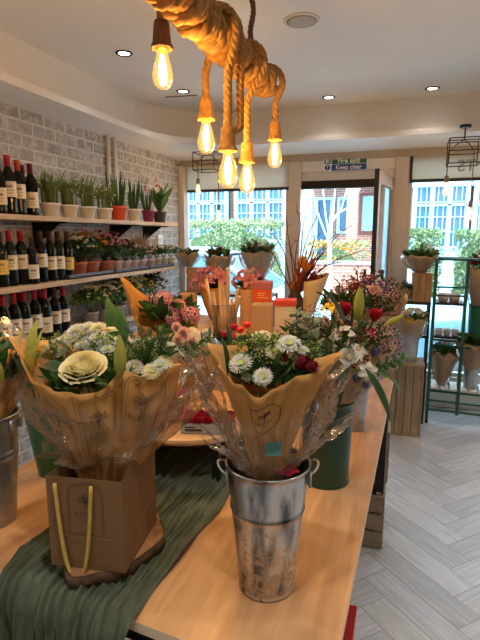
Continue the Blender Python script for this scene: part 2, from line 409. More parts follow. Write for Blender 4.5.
# window wall: posts, header, panes
struct(MB().box(WX, RX, WY-.05, WY+.1, 2.335, 2.42).build('trim_1', mat('trim_taupe', (.42, .36, .30), .5), bevel=.004))
def rect_frame(b, x0, x1, z0, z1, w, y0, y1):
    b.box(x0, x0+w, y0, y1, z0, z1); b.box(x1-w, x1, y0, y1, z0, z1); b.box(x0+w, x1-w, y0, y1, z0, z0+w); b.box(x0+w, x1-w, y0, y1, z1-w, z1)
def window(n, x0, x1, z0=.30):
    w = MB(); rect_frame(w, x0, x1, z0, 2.335, .035, WY-.03, WY+.04); o = struct(w.build('window_%d' % n, frame_m, bevel=.003))
    struct(MB().box(x0+.035, x1-.035, WY, WY+.006, z0+.035, 2.30).build('glass_pane', pane, o))
    struct(MB().box(x0, x1, WY-.06, WY+.08, 0, z0).build('sill_panel', white, o, bevel=.004))
    return o
window(1, WX, -1.12); wr = window(2, 0.0, RX)
struct(MB().box(-1.12, -1.0, WY-.06, WY+.08, 0, 2.335).build('trim_2', frame_m, bevel=.006))
struct(MB().box(-.12, .0, WY-.06, WY+.08, 0, 2.335).build('trim_3', frame_m, bevel=.006))
struct(MB().box(-1.0, -.12, WY-.04, WY+.06, 2.235, 2.335).build('trim_4', header_m, bevel=.004))
struct(MB().box(-1.0, -.12, WY-.01, WY+.05, 2.15, 2.235).build('trim_5', header_m, bevel=.004))
struct(MB().box(-1.0, -.12, WY-.03, WY+.05, 2.075, 2.15).build('trim_6', black, bevel=.003))
struct(MB().box(WX, WX+.06, WY-.14, WY-.03, 0, 2.335).build('trim_7', frame_m, bevel=.005))
# blinds
for nm, x0, x1, z in (('left', WX+.04, -1.12, 2.10), ('right', .03, RX-.05, 2.13)):
    o = empty('roller_blind', (x0, WY-.045, z), 0, 'cream roller blind lowered over the top of the %s' % ('window left of the open door' if nm == 'left' else 'window right of the open door'), 'blind')
    MB().box(0, x1-x0, 0, .003, 0, 2.335-z).build('fabric', blind_m, o)
    MB().box(0, x1-x0, -.008, .012, -.028, 0).build('bottom_bar', blackp, o, bevel=.003)
    if nm == 'left': tag(MB().box(0, .02, -.01, .01, -.0, 2.335-z).build('side_guide', blackp, o))
    if nm == 'right':
        MB().box(-.022, 0, -.01, .01, -.03, 2.335-z).build('side_guide', blackp, o)
        gm = mat('print_grey', (.36, .35, .30), .8)
        M = Matrix.Translation((.50-x0-.02, -.002, .10)) @ Matrix.Rotation(PI/2, 4, 'X') @ Matrix.Diagonal((-1, 1, 1, 1))
        text_obj('shop_lettering', 'TS', .14, gm, M, o, bold=True)
# decal low on the right window
dl = mat('decal_grey', (.45, .62, .66), .6)
o = text_obj('window_lettering', 'ERS', .19, dl, Matrix.Translation((.49, WY-.006, .62)) @ Matrix.Rotation(PI/2, 4, 'X') @ Matrix.Diagonal((-1, 1, 1, 1)), bold=True)
tag(o, 'large pale grey reversed lettering on the glass behind the green trolley', 'window lettering')
o = text_obj('window_lettering', 'HOMES', .085, dl, Matrix.Translation((.50, WY-.006, .47)) @ Matrix.Rotation(PI/2, 4, 'X') @ Matrix.Diagonal((-1, 1, 1, 1)), bold=True)
tag(o, 'small pale grey reversed lettering under the large letters on the glass', 'window lettering')
# fire exit sign
sg = empty('fire_exit_sign', at(345, 164, WY-.045), 0, 'green and blue fire exit keep clear sign above the open door', 'sign')
wht = mat('sign_white', (.85, .85, .85), .5)
MB().box(-.205, .205, -.002, .004, -.06, .06).build('backing', wht, sg)
MB().box(-.125, .2, -.004, -.002, .002, .056).build('green_panel', mat('sign_green', (.0, .13, .05), .4), sg)
MB().box(-.125, .2, -.004, -.002, -.056, -.002).build('blue_panel', mat('sign_blue', (.01, .06, .30), .4), sg)
M0 = Matrix.Rotation(PI/2, 4, 'X')
text_obj('lettering', 'Fire exit', .062, wht, Matrix.Translation((.035, -.006, .028)) @ M0, sg, bold=True)
text_obj('lettering', 'Keep clear', .056, wht, Matrix.Translation((.035, -.006, -.030)) @ M0, sg, bold=True)
q = MB().box(-.195, -.135, -.004, -.002, .006, .052); q.build('green_symbol', MATS['sign_green'], sg)
q = MB().box(-.182, -.165, -.006, -.004, .012, .048); q.box(-.16, -.142, -.006, -.004, .016, .022); q.blob((-.155, -.005, .04), .006, 1, .3, 1); q.tube([(-.155, -.005, .034), (-.15, -.005, .022)], .003); q.build('running_figure', wht, sg)
q = MB().add([(-.165+.026*math.cos(a*PI/12), -.003, -.028+.026*math.sin(a*PI/12)) for a in range(24)], [tuple(range(24))]); q.build('blue_disc', MATS['sign_blue'], sg)
MB().box(-.169, -.161, -.005, -.003, -.033, -.010).box(-.169, -.161, -.005, -.003, -.045, -.038).build('exclamation_mark', wht, sg)
# open door, hinged at the right post, swung into the shop
D0 = Vector((-.135, WY-.05, 0)); D1 = Vector((-.235, 4.12, 0))
ang = math.atan2(D1.y-D0.y, D1.x-D0.x); DL = (D1-D0).length
dr = empty('door_1', D0, ang); struct(dr)
w = MB(); DZ = 2.14
for (a, c, z0, z1) in ((0, .07, .02, DZ), (DL-.07, DL, .02, DZ), (.07, DL-.07, .02, .30), (.07, DL-.07, DZ-.10, DZ)): w.box(a, c, -.018, .018, z0, z1)
struct(w.build('door_leaf', mat('door_beige', (.48, .38, .29), .45), dr, bevel=.004))
struct(MB().box(.07, DL-.07, -.003, .003, .3, DZ-.1).build('glass_pane', pane, dr))
struct(MB().box(DL, DL+.010, -.018, .018, .02, DZ).build('edge_seal', blackp, dr))
h = MB().tube([(DL-.035, -.07, .85), (DL-.035, -.07, 1.35)], .012, 8); h.tube([(DL-.035, -.025, .9), (DL-.035, -.07, .9)], .008); h.tube([(DL-.035, -.025, 1.3), (DL-.035, -.07, 1.3)], .008)
h.tube([(DL-.035, .07, .85), (DL-.035, .07, 1.35)], .012, 8); h.tube([(DL-.035, .025, .9), (DL-.035, .07, .9)], .008); h.tube([(DL-.035, .025, 1.3), (DL-.035, .07, 1.3)], .008)
struct(h.build('door_handle', black, dr, smooth=True))
# threshold
struct(MB().box(-1.0, -.12, WY-.06, WY+.1, 0, .012).build('trim_8', mat('alu', (.5, .5, .5), .4, metal=.8)))
# wall pipes
for k, px in enumerate((3.50, 3.60)):
    o = MB().tube([(WX+.02, px, 1.76), (WX+.02, px, SOF)], .016, 10).build('wall_pipe', white, smooth=True)
    tag(o, 'white pipe running up the brick wall, %s of the pair' % ('nearer' if k == 0 else 'farther'), 'pipe', 'white pipes on the brick wall')
o = empty('wall_thermostat', (WX, 4.35, 1.56), 0, 'small white square wall control above the second shelf end', 'wall control')
MB().box(0, .02, -.05, .05, -.07, .07).build('housing', mat('plastic_white', (.85, .85, .85), .4), o, bevel=.004)
MB().box(.0202, .022, -.03, .03, -.005, .04).build('display', mat('lcd', (.55, .62, .62), .3), o)

# ceiling fittings
def downlight(x, y, label, power=9):
    o = empty('downlight', (x, y, CEI), 0, label, 'ceiling light', 'recessed ceiling downlights')
    MB().shell([(.052, -.001), (.05, -.006), (.036, -.006), (.034, -.001)], 24).build('trim_ring', black, o, smooth=True)
    MB().lathe([(.033, -.003), (.0001, -.003)], 20).build('lamp_face', emis('downlight_face', (1, .93, .82), 14), o)
    l = bpy.data.lights.new('downlight_lamp', 'SPOT'); l.energy = power; l.color = (1, .93, .84); l.spot_size = R(120); l.spot_blend = .9; l.shadow_soft_size = .035
    lo = bpy.data.objects.new('downlight_lamp', l); col.objects.link(lo); lo.parent = o; lo.location = (0, 0, -.02)
downlight(-1.657, 2.781, 'black rimmed ceiling downlight nearest the brick wall')
downlight(-1.653, 3.605, 'black rimmed ceiling downlight beside the slot near the left corner')
downlight(-.631, 4.12, 'black rimmed ceiling downlight in front of the door', 3)
downlight(.131, 4.12, 'black rimmed ceiling downlight at the upper right', 3)
for (x, y) in ((-1.6, .9), (-.2, .5), (1.2, .9), (1.2, 2.6), (-1.2, -.8), (.6, -.8)):  # unseen downlights, added to fill the interior with light
    downlight(x, y, 'black rimmed ceiling downlight outside the view behind the camera', 40)
o = empty('ceiling_speaker', (-.558, 2.67, CEI), 0, 'round white ceiling speaker with a flush grille', 'ceiling speaker')
MB().lathe([(.092, -.001), (.09, -.006), (.08, -.007), (.0001, -.007)], 36).build('rim', mat('speaker_rim', (.72, .70, .68), .6), o, smooth=True)
sp = mat('speaker_grille', (.50, .49, .47), .8, bump=1, bscale=400)
MB().lathe([(.078, -.0075), (.06, -.010), (.0001, -.011)], 36).build('grille', sp, o, smooth=True)
o = MB().box(-.13, .13, -.006, .006, -.004, 0).build('ceiling_slot', mat('slot', (.08, .07, .07), .8)); o.location = (-1.726, 3.722, CEI); o.rotation_euler = (0, 0, .1)
tag(o, 'thin dark slot in the ceiling beside the left downlight', 'ceiling slot')

# ================================================================== LEFT SHELVES
ST = {}
for nm, z, y1 in (('top', 1.735, 4.20), ('middle', 1.345, 4.16), ('bottom', .995, 3.9)):
    o = empty('wall_shelf', (WX, 1.2, z), 0, '%s wooden wall shelf on black brackets along the brick wall' % nm, 'shelf')
    MB().box(.0, .285, 0, y1-1.2, -.028, 0).build('plank', shelf_w, o, bevel=.002)
    for yb in (1.9, 2.64, 3.52, 4.02 if nm != 'bottom' else 3.85):
        q = MB().box(.012, .26, yb-1.2-.012, yb-1.2+.012, -.036, -.028)
        q.add([(.012, yb-1.2-.006, -.036), (.20, yb-1.2-.006, -.036), (.012, yb-1.2-.006, -.17), (.012, yb-1.2+.006, -.036), (.20, yb-1.2+.006, -.036), (.012, yb-1.2+.006, -.17)],
              [(0, 1, 2), (5, 4, 3), (0, 3, 4, 1), (1, 4, 5, 2), (2, 5, 3, 0)])
        q.build('bracket', black, o)
    ST[nm] = z
for i, yb in enumerate((1.9, 2.64, 3.52)):
    o = MB().box(WX, WX+.012, yb-.02, yb+.02, .3, 1.90).build('shelf_upright', black)
    tag(o, 'black steel upright on the brick wall, %s of three' % ('nearest', 'middle', 'farthest')[i], 'shelf upright', 'black uprights behind the shelves')

# bottles
bglass = mat('bottle_glass', (.004, .005, .004), .12, spec=.28)
BV = {}
def bottle(x, y, z, cap, lab, lz, label, s=1, rot=0):
    key = (cap, lab, lz)
    if key not in BV:
        prof = [(.0001, .004), (.030, .0), (.0365, .006), (.037, .02), (.037, .185), (.034, .205), (.024, .225), (.0165, .240), (.0145, .25), (.0145, .296), (.0155, .297), (.0155, .302), (.0001, .302)]
        g = MB().lathe(prof, 24).mesh('glass_body', bglass)
        c = MB().lathe([(.0155, .242), (.0160, .29), (.0168, .292), (.0168, .303), (.0001, .304)], 18).mesh('capsule', cap)
        lm = MB().grid(lambda u, v: (.0376*math.cos(R(-130+170*u)), .0376*math.sin(R(-130+170*u)), lz+v*(.092 if lz < .06 else .08)), 14, 1)
        for (v0, v1, u0, u1) in ((.55, .72, .35, .65), (.38, .42, .3, .7), (.2, .24, .36, .64), (.85, .88, .1, .9)):
            lm.grid(lambda u, v: (.0379*math.cos(R(-130+170*(u0+(u1-u0)*u))), .0379*math.sin(R(-130+170*(u0+(u1-u0)*u))), lz+(v0+(v1-v0)*v)*.085), 6, 1, 1)
        BV[key] = (g, c, lm.mesh('label', [lab, mat('label_ink', (.30, .22, .16), .8)]))
    g, c, lm = BV[key]
    o = empty('wine_bottle', (x, y, z), rot, label, 'wine bottle', 'wine bottles on the wall shelves')
    o.scale = (s, s, s)
    inst('glass_body', g, o); inst('capsule', c, o); inst('paper_label', lm, o)
cr = mat('capsule_red', (.42, .015, .03), .35, metal=.3); cd = mat('capsule_dark', (.06, .03, .025), .35, metal=.3)
cor = mat('capsule_orange_red', (.55, .07, .02), .35, metal=.3); cdr = mat('capsule_maroon', (.14, .01, .015), .35, metal=.3)
lc = mat('label_cream', (.74, .66, .52), .7); lw = mat('label_white', (.78, .74, .68), .7); ly = mat('label_yellow', (.75, .55, .12), .7)
XB = -2.075
def row(z, lst, shelf):
    for (px, x, cap, lab, lz, desc, s) in lst:
        y = None
        lo, hi = .8, 4.5
        for _ in range(40):     # distance along the shelf for this bottle
            mid = (lo+hi)/2; v = Vector((x, mid, z-CAMZ)); u = 240+FPX*v.dot(_R)/v.dot(_F)
            if u < px: lo = mid
            else: hi = mid
        bottle(x, lo, z+.001, cap, lab, lz, '%s on the %s shelf' % (desc, shelf), s)
row(ST['top'], [(-12, XB, cr, lc, .08, 'wine bottle at the very left edge with a red capsule', 1), (1, XB, cdr, lc, .05, 'dark capped wine bottle second from the left edge', .97), (11, XB, cr, lc, .09, 'red capped wine bottle with a cream label, third from left', 1.04),
    (20.5, XB, cor, lc, .09, 'wine bottle with an orange red capsule and cream label', .99), (25, XB-.10, cdr, lw, .09, 'maroon capped wine bottle standing in the rear row', .98), (33, XB, cdr, lc, .045, 'maroon capped wine bottle next to the white pots', .97)], 'top')
row(ST['middle'], [(-9, XB, cd, ly, .06, 'wine bottle at the left edge beside the yellow labelled one', 1), (3, XB, cd, ly, .07, 'dark capped wine bottle with a broad yellow label', .98), (12.5, XB, cr, lc, .09, 'red capped wine bottle with a cream label, nearer of two', 1.0),
    (23.5, XB, cr, lc, .09, 'red capped wine bottle with a cream label, farther of two', 1.0), (34, XB+.035, cd, lw, .035, 'dark capped wine bottle with a low white label set forward', .88), (42.5, XB, cd, lw, .09, 'dark capped wine bottle with a high white label', 1.0),
    (52, XB, cd, lc, .07, 'dark capped wine bottle left of the last pair', 1.0), (60, XB, cd, lw, .07, 'dark capped wine bottle second from the plants', 1.0), (69, XB, cd, ly, .06, 'dark capped wine bottle with a tall yellow label beside the plants', 1.0)], 'middle')
row(ST['bottom'], [(-5, XB, cr, lw, .05, 'red capped wine bottle cut by the left edge', .97), (6.5, XB, cr, lw, .07, 'red capped wine bottle second from the left edge', 1), (17, XB, cr, lw, .08, 'red capped wine bottle third from the left', 1.02),
    (27, XB, cr, lw, .07, 'red capped wine bottle at the middle of the row', 1.02), (37.5, XB, cr, lw, .08, 'red capped wine bottle just right of the middle', 1.03), (47, XB+.02, cr, lc, .045, 'red capped wine bottle with a low cream label', 1.03),
    (56.5, XB, cd, lw, .08, 'dark capped wine bottle among red capped ones', 1.0), (65, XB, cr, lw, .08, 'red capped wine bottle at the end next to the kalanchoes', 1.0),
    (21, XB-.10, cr, lw, .08, 'red capped wine bottle in the rear row', 1.0), (41, XB-.10, cr, lw, .08, 'red capped wine bottle farther along in the rear row', 1.0)], 'bottom')

# ------------------------------------------------------------------ potted plants
def ypx(px, x, z):
    lo, hi = .8, 4.6
    for _ in range(40):
        mid = (lo+hi)/2; v = Vector((x, mid, z-CAMZ)); u = 240+FPX*v.dot(_R)/v.dot(_F)
        if u < px: lo = mid
        else: hi = mid
    return lo
def pot_mesh(r, h, m, band=True):
    return MB().lathe([(.0001, .002), (r*.72, 0), (r*.76, .004), (r*.97, h*.82), (r*1.04, h*.83), (r*1.06, h), (r*.96, h), (r*.93, h*.88), (r*.9, h*.88)][:8] + [(.0001, h*.88)], 24).mesh('pot', m)
def potted(x, y, z, r, h, pm, kind, label, cat='potted plant', group=None, seed=1, hh=.2, petal=None, dens=1):
    rnd = random.Random(seed)
    o = empty('potted_plant', (x, y, z+.001), 0, label, cat, group)
    inst('pot', pot_mesh(r, h, pm), o)
    MB().lathe([(r*.9, h*.9), (.0001, h*.92)], 16).build('soil', soil, o)
    L = MB(); F = MB(); z0 = h*.88
    if kind == 'bulb':
        for k in range(26):
            a = rnd.random()*2*PI; q = r*.8*math.sqrt(rnd.random()); x0, y0 = q*math.cos(a), q*math.sin(a); t = hh*rnd.uniform(.6, 1)
            L.tube([(x0, y0, z0), (x0*1.1, y0*1.1, z0+t*.6)], .004, 5)
            for j in range(5):
                a2 = rnd.random()*2*PI; L.blade((x0*1.1, y0*1.1, z0+t*.45), (x0*1.3+.045*math.cos(a2), y0*1.3+.045*math.sin(a2), z0+t*rnd.uniform(.55, 1.0)), .005)
            if rnd.random() < .6: F.blob((x0*1.5+rnd.uniform(-.03, .03), y0*1.5+rnd.uniform(-.03, .03), z0+t*rnd.uniform(.6, 1.1)), .007, seg=5, rings=3)
        L.build('foliage', mat('shoot_olive', (.14, .20, .05), .5, c2=(.24, .30, .09), scale=30, trans=.3), o, smooth=True); F.build('buds', petal or p_white, o)['kind'] = 'stuff'
        return o
    if kind == 'sword':
        for k in range(int(13*dens)):
            a = k*2.4; q = r*.5*math.sqrt(rnd.random()); t = hh*rnd.uniform(.6, 1); ln = rnd.uniform(.1, .35)
            p0 = (q*math.cos(a), q*math.sin(a), z0-.004); p1 = (q*math.cos(a)+t*ln*math.cos(a)*.6, q*math.sin(a)+t*ln*math.sin(a)*.6, z0+t)
            L.blade(p0, p1, .011, bend=(.01*math.cos(a), .01*math.sin(a), 0), prof=lambda t: max(.05, (1-t**3)*(.6+.6*t)))
        L.build('foliage', g_mid, o, smooth=True, solid=.0015)
        if petal:
            for k in range(5):
                a = rnd.random()*2*PI; F.blob((.02*math.cos(a), .02*math.sin(a), z0+hh*rnd.uniform(.7, 1.05)), .012, 1, 1, .8, seg=6, rings=4)
            F.build('flowers', petal, o, smooth=True)
        return o
    if kind == 'broad':
        for k in range(int(16*dens)):
            a = rnd.random()*2*PI; t = hh*rnd.uniform(.3, 1); rr = t*rnd.uniform(.3, .7)
            L.blade((0, 0, z0), (rr*math.cos(a), rr*math.sin(a), z0+t), .022, bend=(0, 0, t*.15))
        L.build('foliage', g_mid, o, smooth=True)
        if petal:
            for k in range(6):
                a = rnd.random()*2*PI; F.blob((.03*math.cos(a), .03*math.sin(a), z0+hh*rnd.uniform(.8, 1.2)), .012, seg=6, rings=4)
            F.build('flowers', petal, o)
        return o
    if kind in ('bush', 'grass'):
        if kind == 'grass':
            for k in range(160):
                a = rnd.random()*2*PI; t = hh*rnd.uniform(.7, 1); rr = t*rnd.uniform(.05, .5)
                L.blade((0, 0, z0), (rr*math.cos(a), rr*math.sin(a), z0+t), .003, bend=(0, 0, t*.1), n=3)
            q = L.build('foliage', mat('dry_grass', (.62, .42, .24), .8, trans=.3), o); q['kind'] = 'stuff'; return o
        R0 = hh*.62
        for k in range(int(150*dens)):
            a = rnd.random()*2*PI; e = rnd.uniform(-.1, 1.4); q = R0*rnd.uniform(.45, 1)
            c = Vector((q*math.cos(a)*math.cos(e), q*math.sin(a)*math.cos(e), z0+hh*.35+q*math.sin(e)*.8))
            d = Vector((rnd.uniform(-1, 1), rnd.uniform(-1, 1), rnd.uniform(-.3, .8)))*.028
            L.blade(c-d*.5, c+d, .011, n=3)
        for k in range(7):
            a = k*.9; L.tube([(0, 0, z0-.003), (R0*.5*math.cos(a), R0*.5*math.sin(a), z0+hh*.55)], .003, 4)
        L.build('foliage', [g_dark, g_mid][seed % 2], o, smooth=True)['kind'] = 'stuff'
        if petal:
            ps = petal if isinstance(petal, list) else [petal]
            for k in range(int(34*dens)):
                a = rnd.random()*2*PI; e = rnd.uniform(.2, 1.5); q = R0*rnd.uniform(.95, 1.1)
                c = Vector((q*math.cos(a)*math.cos(e), q*math.sin(a)*math.cos(e), z0+hh*.38+q*math.sin(e)*.85))
                mi = rnd.randrange(len(ps))
                for j in range(5): F.blob(c+Vector((rnd.uniform(-.01, .01), rnd.uniform(-.01, .01), rnd.uniform(-.004, .006))), .0065, 1, 1, .7, seg=5, rings=3, mi=mi)
            F.build('flowers', ps, o)['kind'] = 'stuff'
        return o
potw = mat('pot_white', (.76, .70, .60), .5, c2=(.68, .62, .52), scale=10); poto = mat('pot_orange', (.72, .09, .02), .4); potp = mat('pot_purple', (.24, .015, .10), .4)
potg = mat('pot_charcoal', (.06, .055, .06), .5); pott = mat('pot_terracotta', (.46, .15, .08), .8); potpk = mat('pot_pale_pink', (.74, .60, .62), .5); potz = mat('pot_grey', (.26, .26, .28), .5, c2=(.36, .36, .38))
T_ = ST['top']; XP = -2.11
for i, px in enumerate((51, 70, 88.5, 105)):
    potted(XP, ypx(px, XP, T_), T_, .060 if i == 0 else .056, .085, potw, 'bulb', 'white pot of budding green shoots, %s of four on the top shelf' % ('nearest', 'second', 'third', 'farthest')[i], seed=i+3, hh=.235, group='white bulb pots on the top shelf')
potted(XP, ypx(119, XP, T_), T_, .062, .11, poto, 'sword', 'upright plant in an orange red pot on the top shelf', seed=11, hh=.28)
potted(XP, ypx(134.5, XP, T_), T_, .055, .10, potw, 'sword', 'upright plant in a small white pot between orange and purple pots', seed=12, hh=.26)
potted(XP, ypx(148.5, XP, T_), T_, .052, .10, potp, 'sword', 'plant with pink blooms in a purple pot on the top shelf', seed=13, hh=.24, petal=p_pink)
potted(XP, ypx(160, XP, T_), T_, .06, .10, potg, 'broad', 'leafy plant in a charcoal pot at the end of the top shelf', seed=14, hh=.28, petal=p_pink)
T_ = ST['middle']
mid = [(79, .06, .09, pott, 'white and green cyclamen in a terracotta pot beside the last bottle', p_white, .19), (91, .065, .09, pott, 'plant with an orange bloom in a terracotta pot on the middle shelf', p_orange, .21), (106, .065, .085, pott, 'bushy pink flowered plant in a terracotta pot on the middle shelf', p_pink, .22),
       (117, .045, .075, potpk, 'small pink flowered plant in a pale pot, first after the terracotta pots', p_pink, .18), (126, .045, .07, potpk, 'small plant in a pale pink pot, second after the terracotta pots', p_dred, .18), (134, .042, .07, potpk, 'small white flowered plant in a pale pot below the wall bracket', p_white, .14),
       (142, .042, .07, potpk, 'small plant in a pale pink pot in front of the dry grass', p_lpink, .13), (150, .042, .07, potpk, 'small pale pot plant right of the one before the dry grass', p_lpink, .13), (157, .042, .07, potw, 'small pale pot plant, third from the middle shelf end', p_white, .13), (164, .042, .07, potw, 'small pale pot plant, second from the middle shelf end', p_lpink, .13), (171, .042, .07, potw, 'small green plant in a pale pot at the middle shelf end', p_white, .13)]
for i, (px, r, h, pm, lb, pt, hh) in enumerate(mid):
    potted(-2.09, ypx(px, -2.09, T_), T_+.012, r, h, pm, 'bush', lb, seed=30+i, hh=hh, petal=pt, dens=1 if i < 5 else .5)
potted(-2.2, 3.85, T_, .04, .07, potw, 'grass', 'tuft of dry beige grass standing behind the small pots', seed=50, hh=.24)
potted(-2.19, 2.98, T_, .05, .09, pott, 'bush', 'pink heather plant in the rear row of the middle shelf', seed=51, hh=.26, petal=[p_pink, p_lpink])
potted(-2.19, 3.27, T_, .05, .09, pott, 'bush', 'dark red flowered plant in the rear row of the middle shelf', seed=52, hh=.26, petal=[p_dred, p_pink])
for i, (ya, yb) in enumerate(((2.62, 3.14), (3.16, 3.66), (3.68, 4.14))):
    b = MB().box(-2.165, -2.02, ya, yb, T_, T_+.010)
    for (x0, x1, y0, y1) in ((-2.165, -2.160, ya, yb), (-2.025, -2.02, ya, yb), (-2.165, -2.02, ya, ya+.005), (-2.165, -2.02, yb-.005, yb)): b.box(x0, x1, y0, y1, T_, T_+.03)
    tag(b.build('plant_tray', mat('tray_grey', (.10, .10, .13), .5)), 'shallow dark grey tray under the pots, %s of three' % ('nearest', 'middle', 'farthest')[i], 'tray', 'trays on the middle shelf')
T_ = ST['bottom']
for i, (px, lb, pt, hh) in enumerate(((91, 'kalanchoe with green and white buds in a grey pot beside the bottles', [p_white, p_lime], .21), (105, 'kalanchoe with pink buds, second from the bottles', [p_lpink, p_white], .20), (118, 'kalanchoe with pale pink buds in a grey pot, third from the bottles', [p_lpink, p_white], .21), (130, 'kalanchoe with white buds in a grey pot, fourth from the bottles', [p_white, p_lpink], .20))):
    potted(-2.08, ypx(px, -2.08, T_), T_, .058, .10, potz, 'bush', lb, seed=61+2*i, hh=hh, petal=pt, dens=1.2)
potted(-2.08, 3.62, T_, .055, .10, potz, 'bush', 'yellow flowered plant in a grey pot on the bottom shelf', seed=71, hh=.21, petal=[p_yel, p_yel])
potted(-2.10, 3.38, T_+0, .045, .12, potz, 'bush', 'tall yellow and white flowered plant at the back of the bottom shelf', seed=73, hh=.22, petal=[p_yel, p_orange])
potted(-2.07, 3.84, T_, .05, .12, potz, 'bush', 'dark leafed plant with a few white blooms at the bottom shelf end', seed=74, hh=.22, petal=[p_white], dens=.8)

# ================================================================== TABLE
TZ = .90
tb = empty('display_table', (-.6, 1.6, 0), 0, 'large plywood topped display table in the middle of the shop', 'table')
def q2(x, y): return (x+.6, y-1.6)
c4 = [q2(-1.13, .785), q2(-.075, .675), q2(-.018, 2.55), q2(-1.07, 2.55)]
t = MB(); t.add([(x, y, TZ-.022) for x, y in c4]+[(x, y, TZ) for x, y in c4], [(3, 2, 1, 0), (4, 5, 6, 7)], 0)
t.add([(x, y, TZ-.022) for x, y in c4]+[(x, y, TZ) for x, y in c4], [(i, (i+1) % 4, 4+(i+1) % 4, 4+i) for i in range(4)], 1)
t.build('table_top', [ply, ply_edge], tb)
ins = [(c[0]*.93, c[1]*.95) for c in c4]
for (x, y) in ins: MB().box(x-.022, x+.022, y-.022, y+.022, 0, TZ-.022).build('leg', black, tb, bevel=.002)
r = MB()
for i in range(4):
    a = Vector((*ins[i], TZ-.05)); c = Vector((*ins[(i+1) % 4], TZ-.05)); d = (c-a).normalized(); n = Vector((-d.y, d.x, 0))*.015
    r.add([a-n-Vector((0, 0, .025)), a+n-Vector((0, 0, .025)), c+n-Vector((0, 0, .025)), c-n-Vector((0, 0, .025)), a-n+Vector((0, 0, .027)), a+n+Vector((0, 0, .027)), c+n+Vector((0, 0, .027)), c-n+Vector((0, 0, .027))], [(3, 2, 1, 0), (4, 5, 6, 7), (0, 1, 5, 4), (1, 2, 6, 5), (2, 3, 7, 6), (3, 0, 4, 7)])
r.build('rail', black, tb)
# under-table boxes that stick out at the right, and the red trolley near the front
oldw = wood_mat('old_wood', (.20, .15, .10), (.34, .26, .18), 1, 6, .8, 10)
oldw_v = wood_mat('old_wood_upright', (.22, .16, .10), (.42, .32, .20), 2, 6, .8, 10)
def slat_crate(name, x0, x1, y0, y1, z0, z1, label, m=oldw, n=3):
    o = empty(name, ((x0+x1)/2, (y0+y1)/2, z0), 0, label, 'crate')
    hx, hy, h = (x1-x0)/2, (y1-y0)/2, z1-z0
    for k in range(n):
        a = h*k/n+.006; c = h*(k+1)/n-.006
        b = MB().box(-hx, hx, -hy, -hy+.012, a, c).box(-hx, hx, hy-.012, hy, a, c).box(-hx, -hx+.012, -hy+.0125, hy-.0125, a, c).box(hx-.012, hx, -hy+.0125, hy-.0125, a, c)
        b.build('slat_course', m, o)
    MB().box(-hx+.012, hx-.012, -hy+.012, hy-.012, .0, .012).build('bottom', m, o)
    for sx in (-1, 1):
        for sy in (-1, 1): MB().box(sx*(hx-.03)-.014, sx*(hx-.03)+.014, sy*(hy-.03)-.014, sy*(hy-.03)+.014, 0, h).build('corner_post', m, o)
    return o
slat_crate('wooden_crate', -.45, -.030, 2.44, 2.80, 0, .30, 'old wooden crate on the floor beyond the table end, lower of two')
slat_crate('wooden_crate', -.42, -.022, 2.58, 2.86, .302, .60, 'old wooden crate stacked on another beyond the far end of the table', m=oldw_v, n=2)
rt = empty('tool_trolley', (-.182, 1.02, 0), 0, 'red metal trolley with a perforated strip under the near right table edge', 'trolley')
redm = mat('red_metal', (.42, .01, .015), .35, coat=.5)
MB().box(-.16, .10, -.25, .22, .10, .60).build('body', redm, rt, bevel=.006)
b = MB().box(.102, .106, -.25, .22, .2, .60); b.build('perforated_strip', galv, rt)
b = MB()
for k in range(8): b.lathe([(.009, 0), (.0001, 0)], 12, M=Matrix.Translation((.1065, -.22+k*.06, .57)) @ Matrix.Rotation(PI/2, 4, 'Y'))
b.build('holes', blackp, rt)
b = MB().box(-.16, .112, -.25, .22, .60, .615); b.build('rim', redm, rt, bevel=.003)
for sx in (-.12, .07):
    for sy in (-.2, .17): MB().lathe([(.0001, 0), (.001, 0), (.035, .0), (.035, .02)][0:1]+[(.035, -.012), (.035, .012), (.0001, .012)], 18, M=Matrix.Translation((sx, sy, .035)) @ Matrix.Rotation(PI/2, 4, 'X')).tube([(sx, sy, .05), (sx, sy, .10)], .01).build('wheel', blackp, rt)

# ------------------------------------------------------------------ green crinkled runner
def runner():
    m = mat('runner_green', (.06, .075, .045), .9, c2=(.085, .10, .06), scale=30)
    b = MB(); nu, nv = 210, 150; back = 2.15; Lt = 1.40
    def fn(u, v):
        s = v*(Lt+.50)
        xl = -.795+.014*math.sin(v*9); xr = -.438+.010*math.sin(v*14+1)
        x = xl+(xr-xl)*u; nz = noise.noise(Vector((u*3, v*3.2, 1.3))); n2 = noise.noise(Vector((u*9, v*7, 5)))
        fold = 1-abs(math.sin(u*62+nz*9+n2*2)); f2 = 1-abs(math.sin(u*27+nz*7+v*5)); f3 = noise.noise(Vector((u*55, v*22, 2)))
        h = .0035+.011*fold**1.5+.008*f2*f2+.005*(f3+.5)
        ye = .785-.11*((x+1.13)/1.055)
        if s < Lt:
            return (x+.003*math.sin(v*60+u*20), back+(ye-back)*(s/Lt)-.006*(s/Lt)**8, TZ+h+.003*(s/Lt)**20)
        d = s-Lt; cu = min(1, d/.025)
        return ((x+.63)*(1+.06*d)-.63+.012*noise.noise(Vector((u*5, d*5, 4))), ye-.006-.012*cu-h*1.6*cu-.012*(1+math.sin(u*30+nz*6))*min(1, d/.15)-.02*min(1, d/.3), TZ+h*(1-cu)+.003-d*.98)
    b.grid(fn, nu, nv)
    o = b.build('table_runner', m, smooth=True)
    tag(o, 'crinkled dark green cloth runner lying along the table and hanging over its front', 'table runner')
runner()

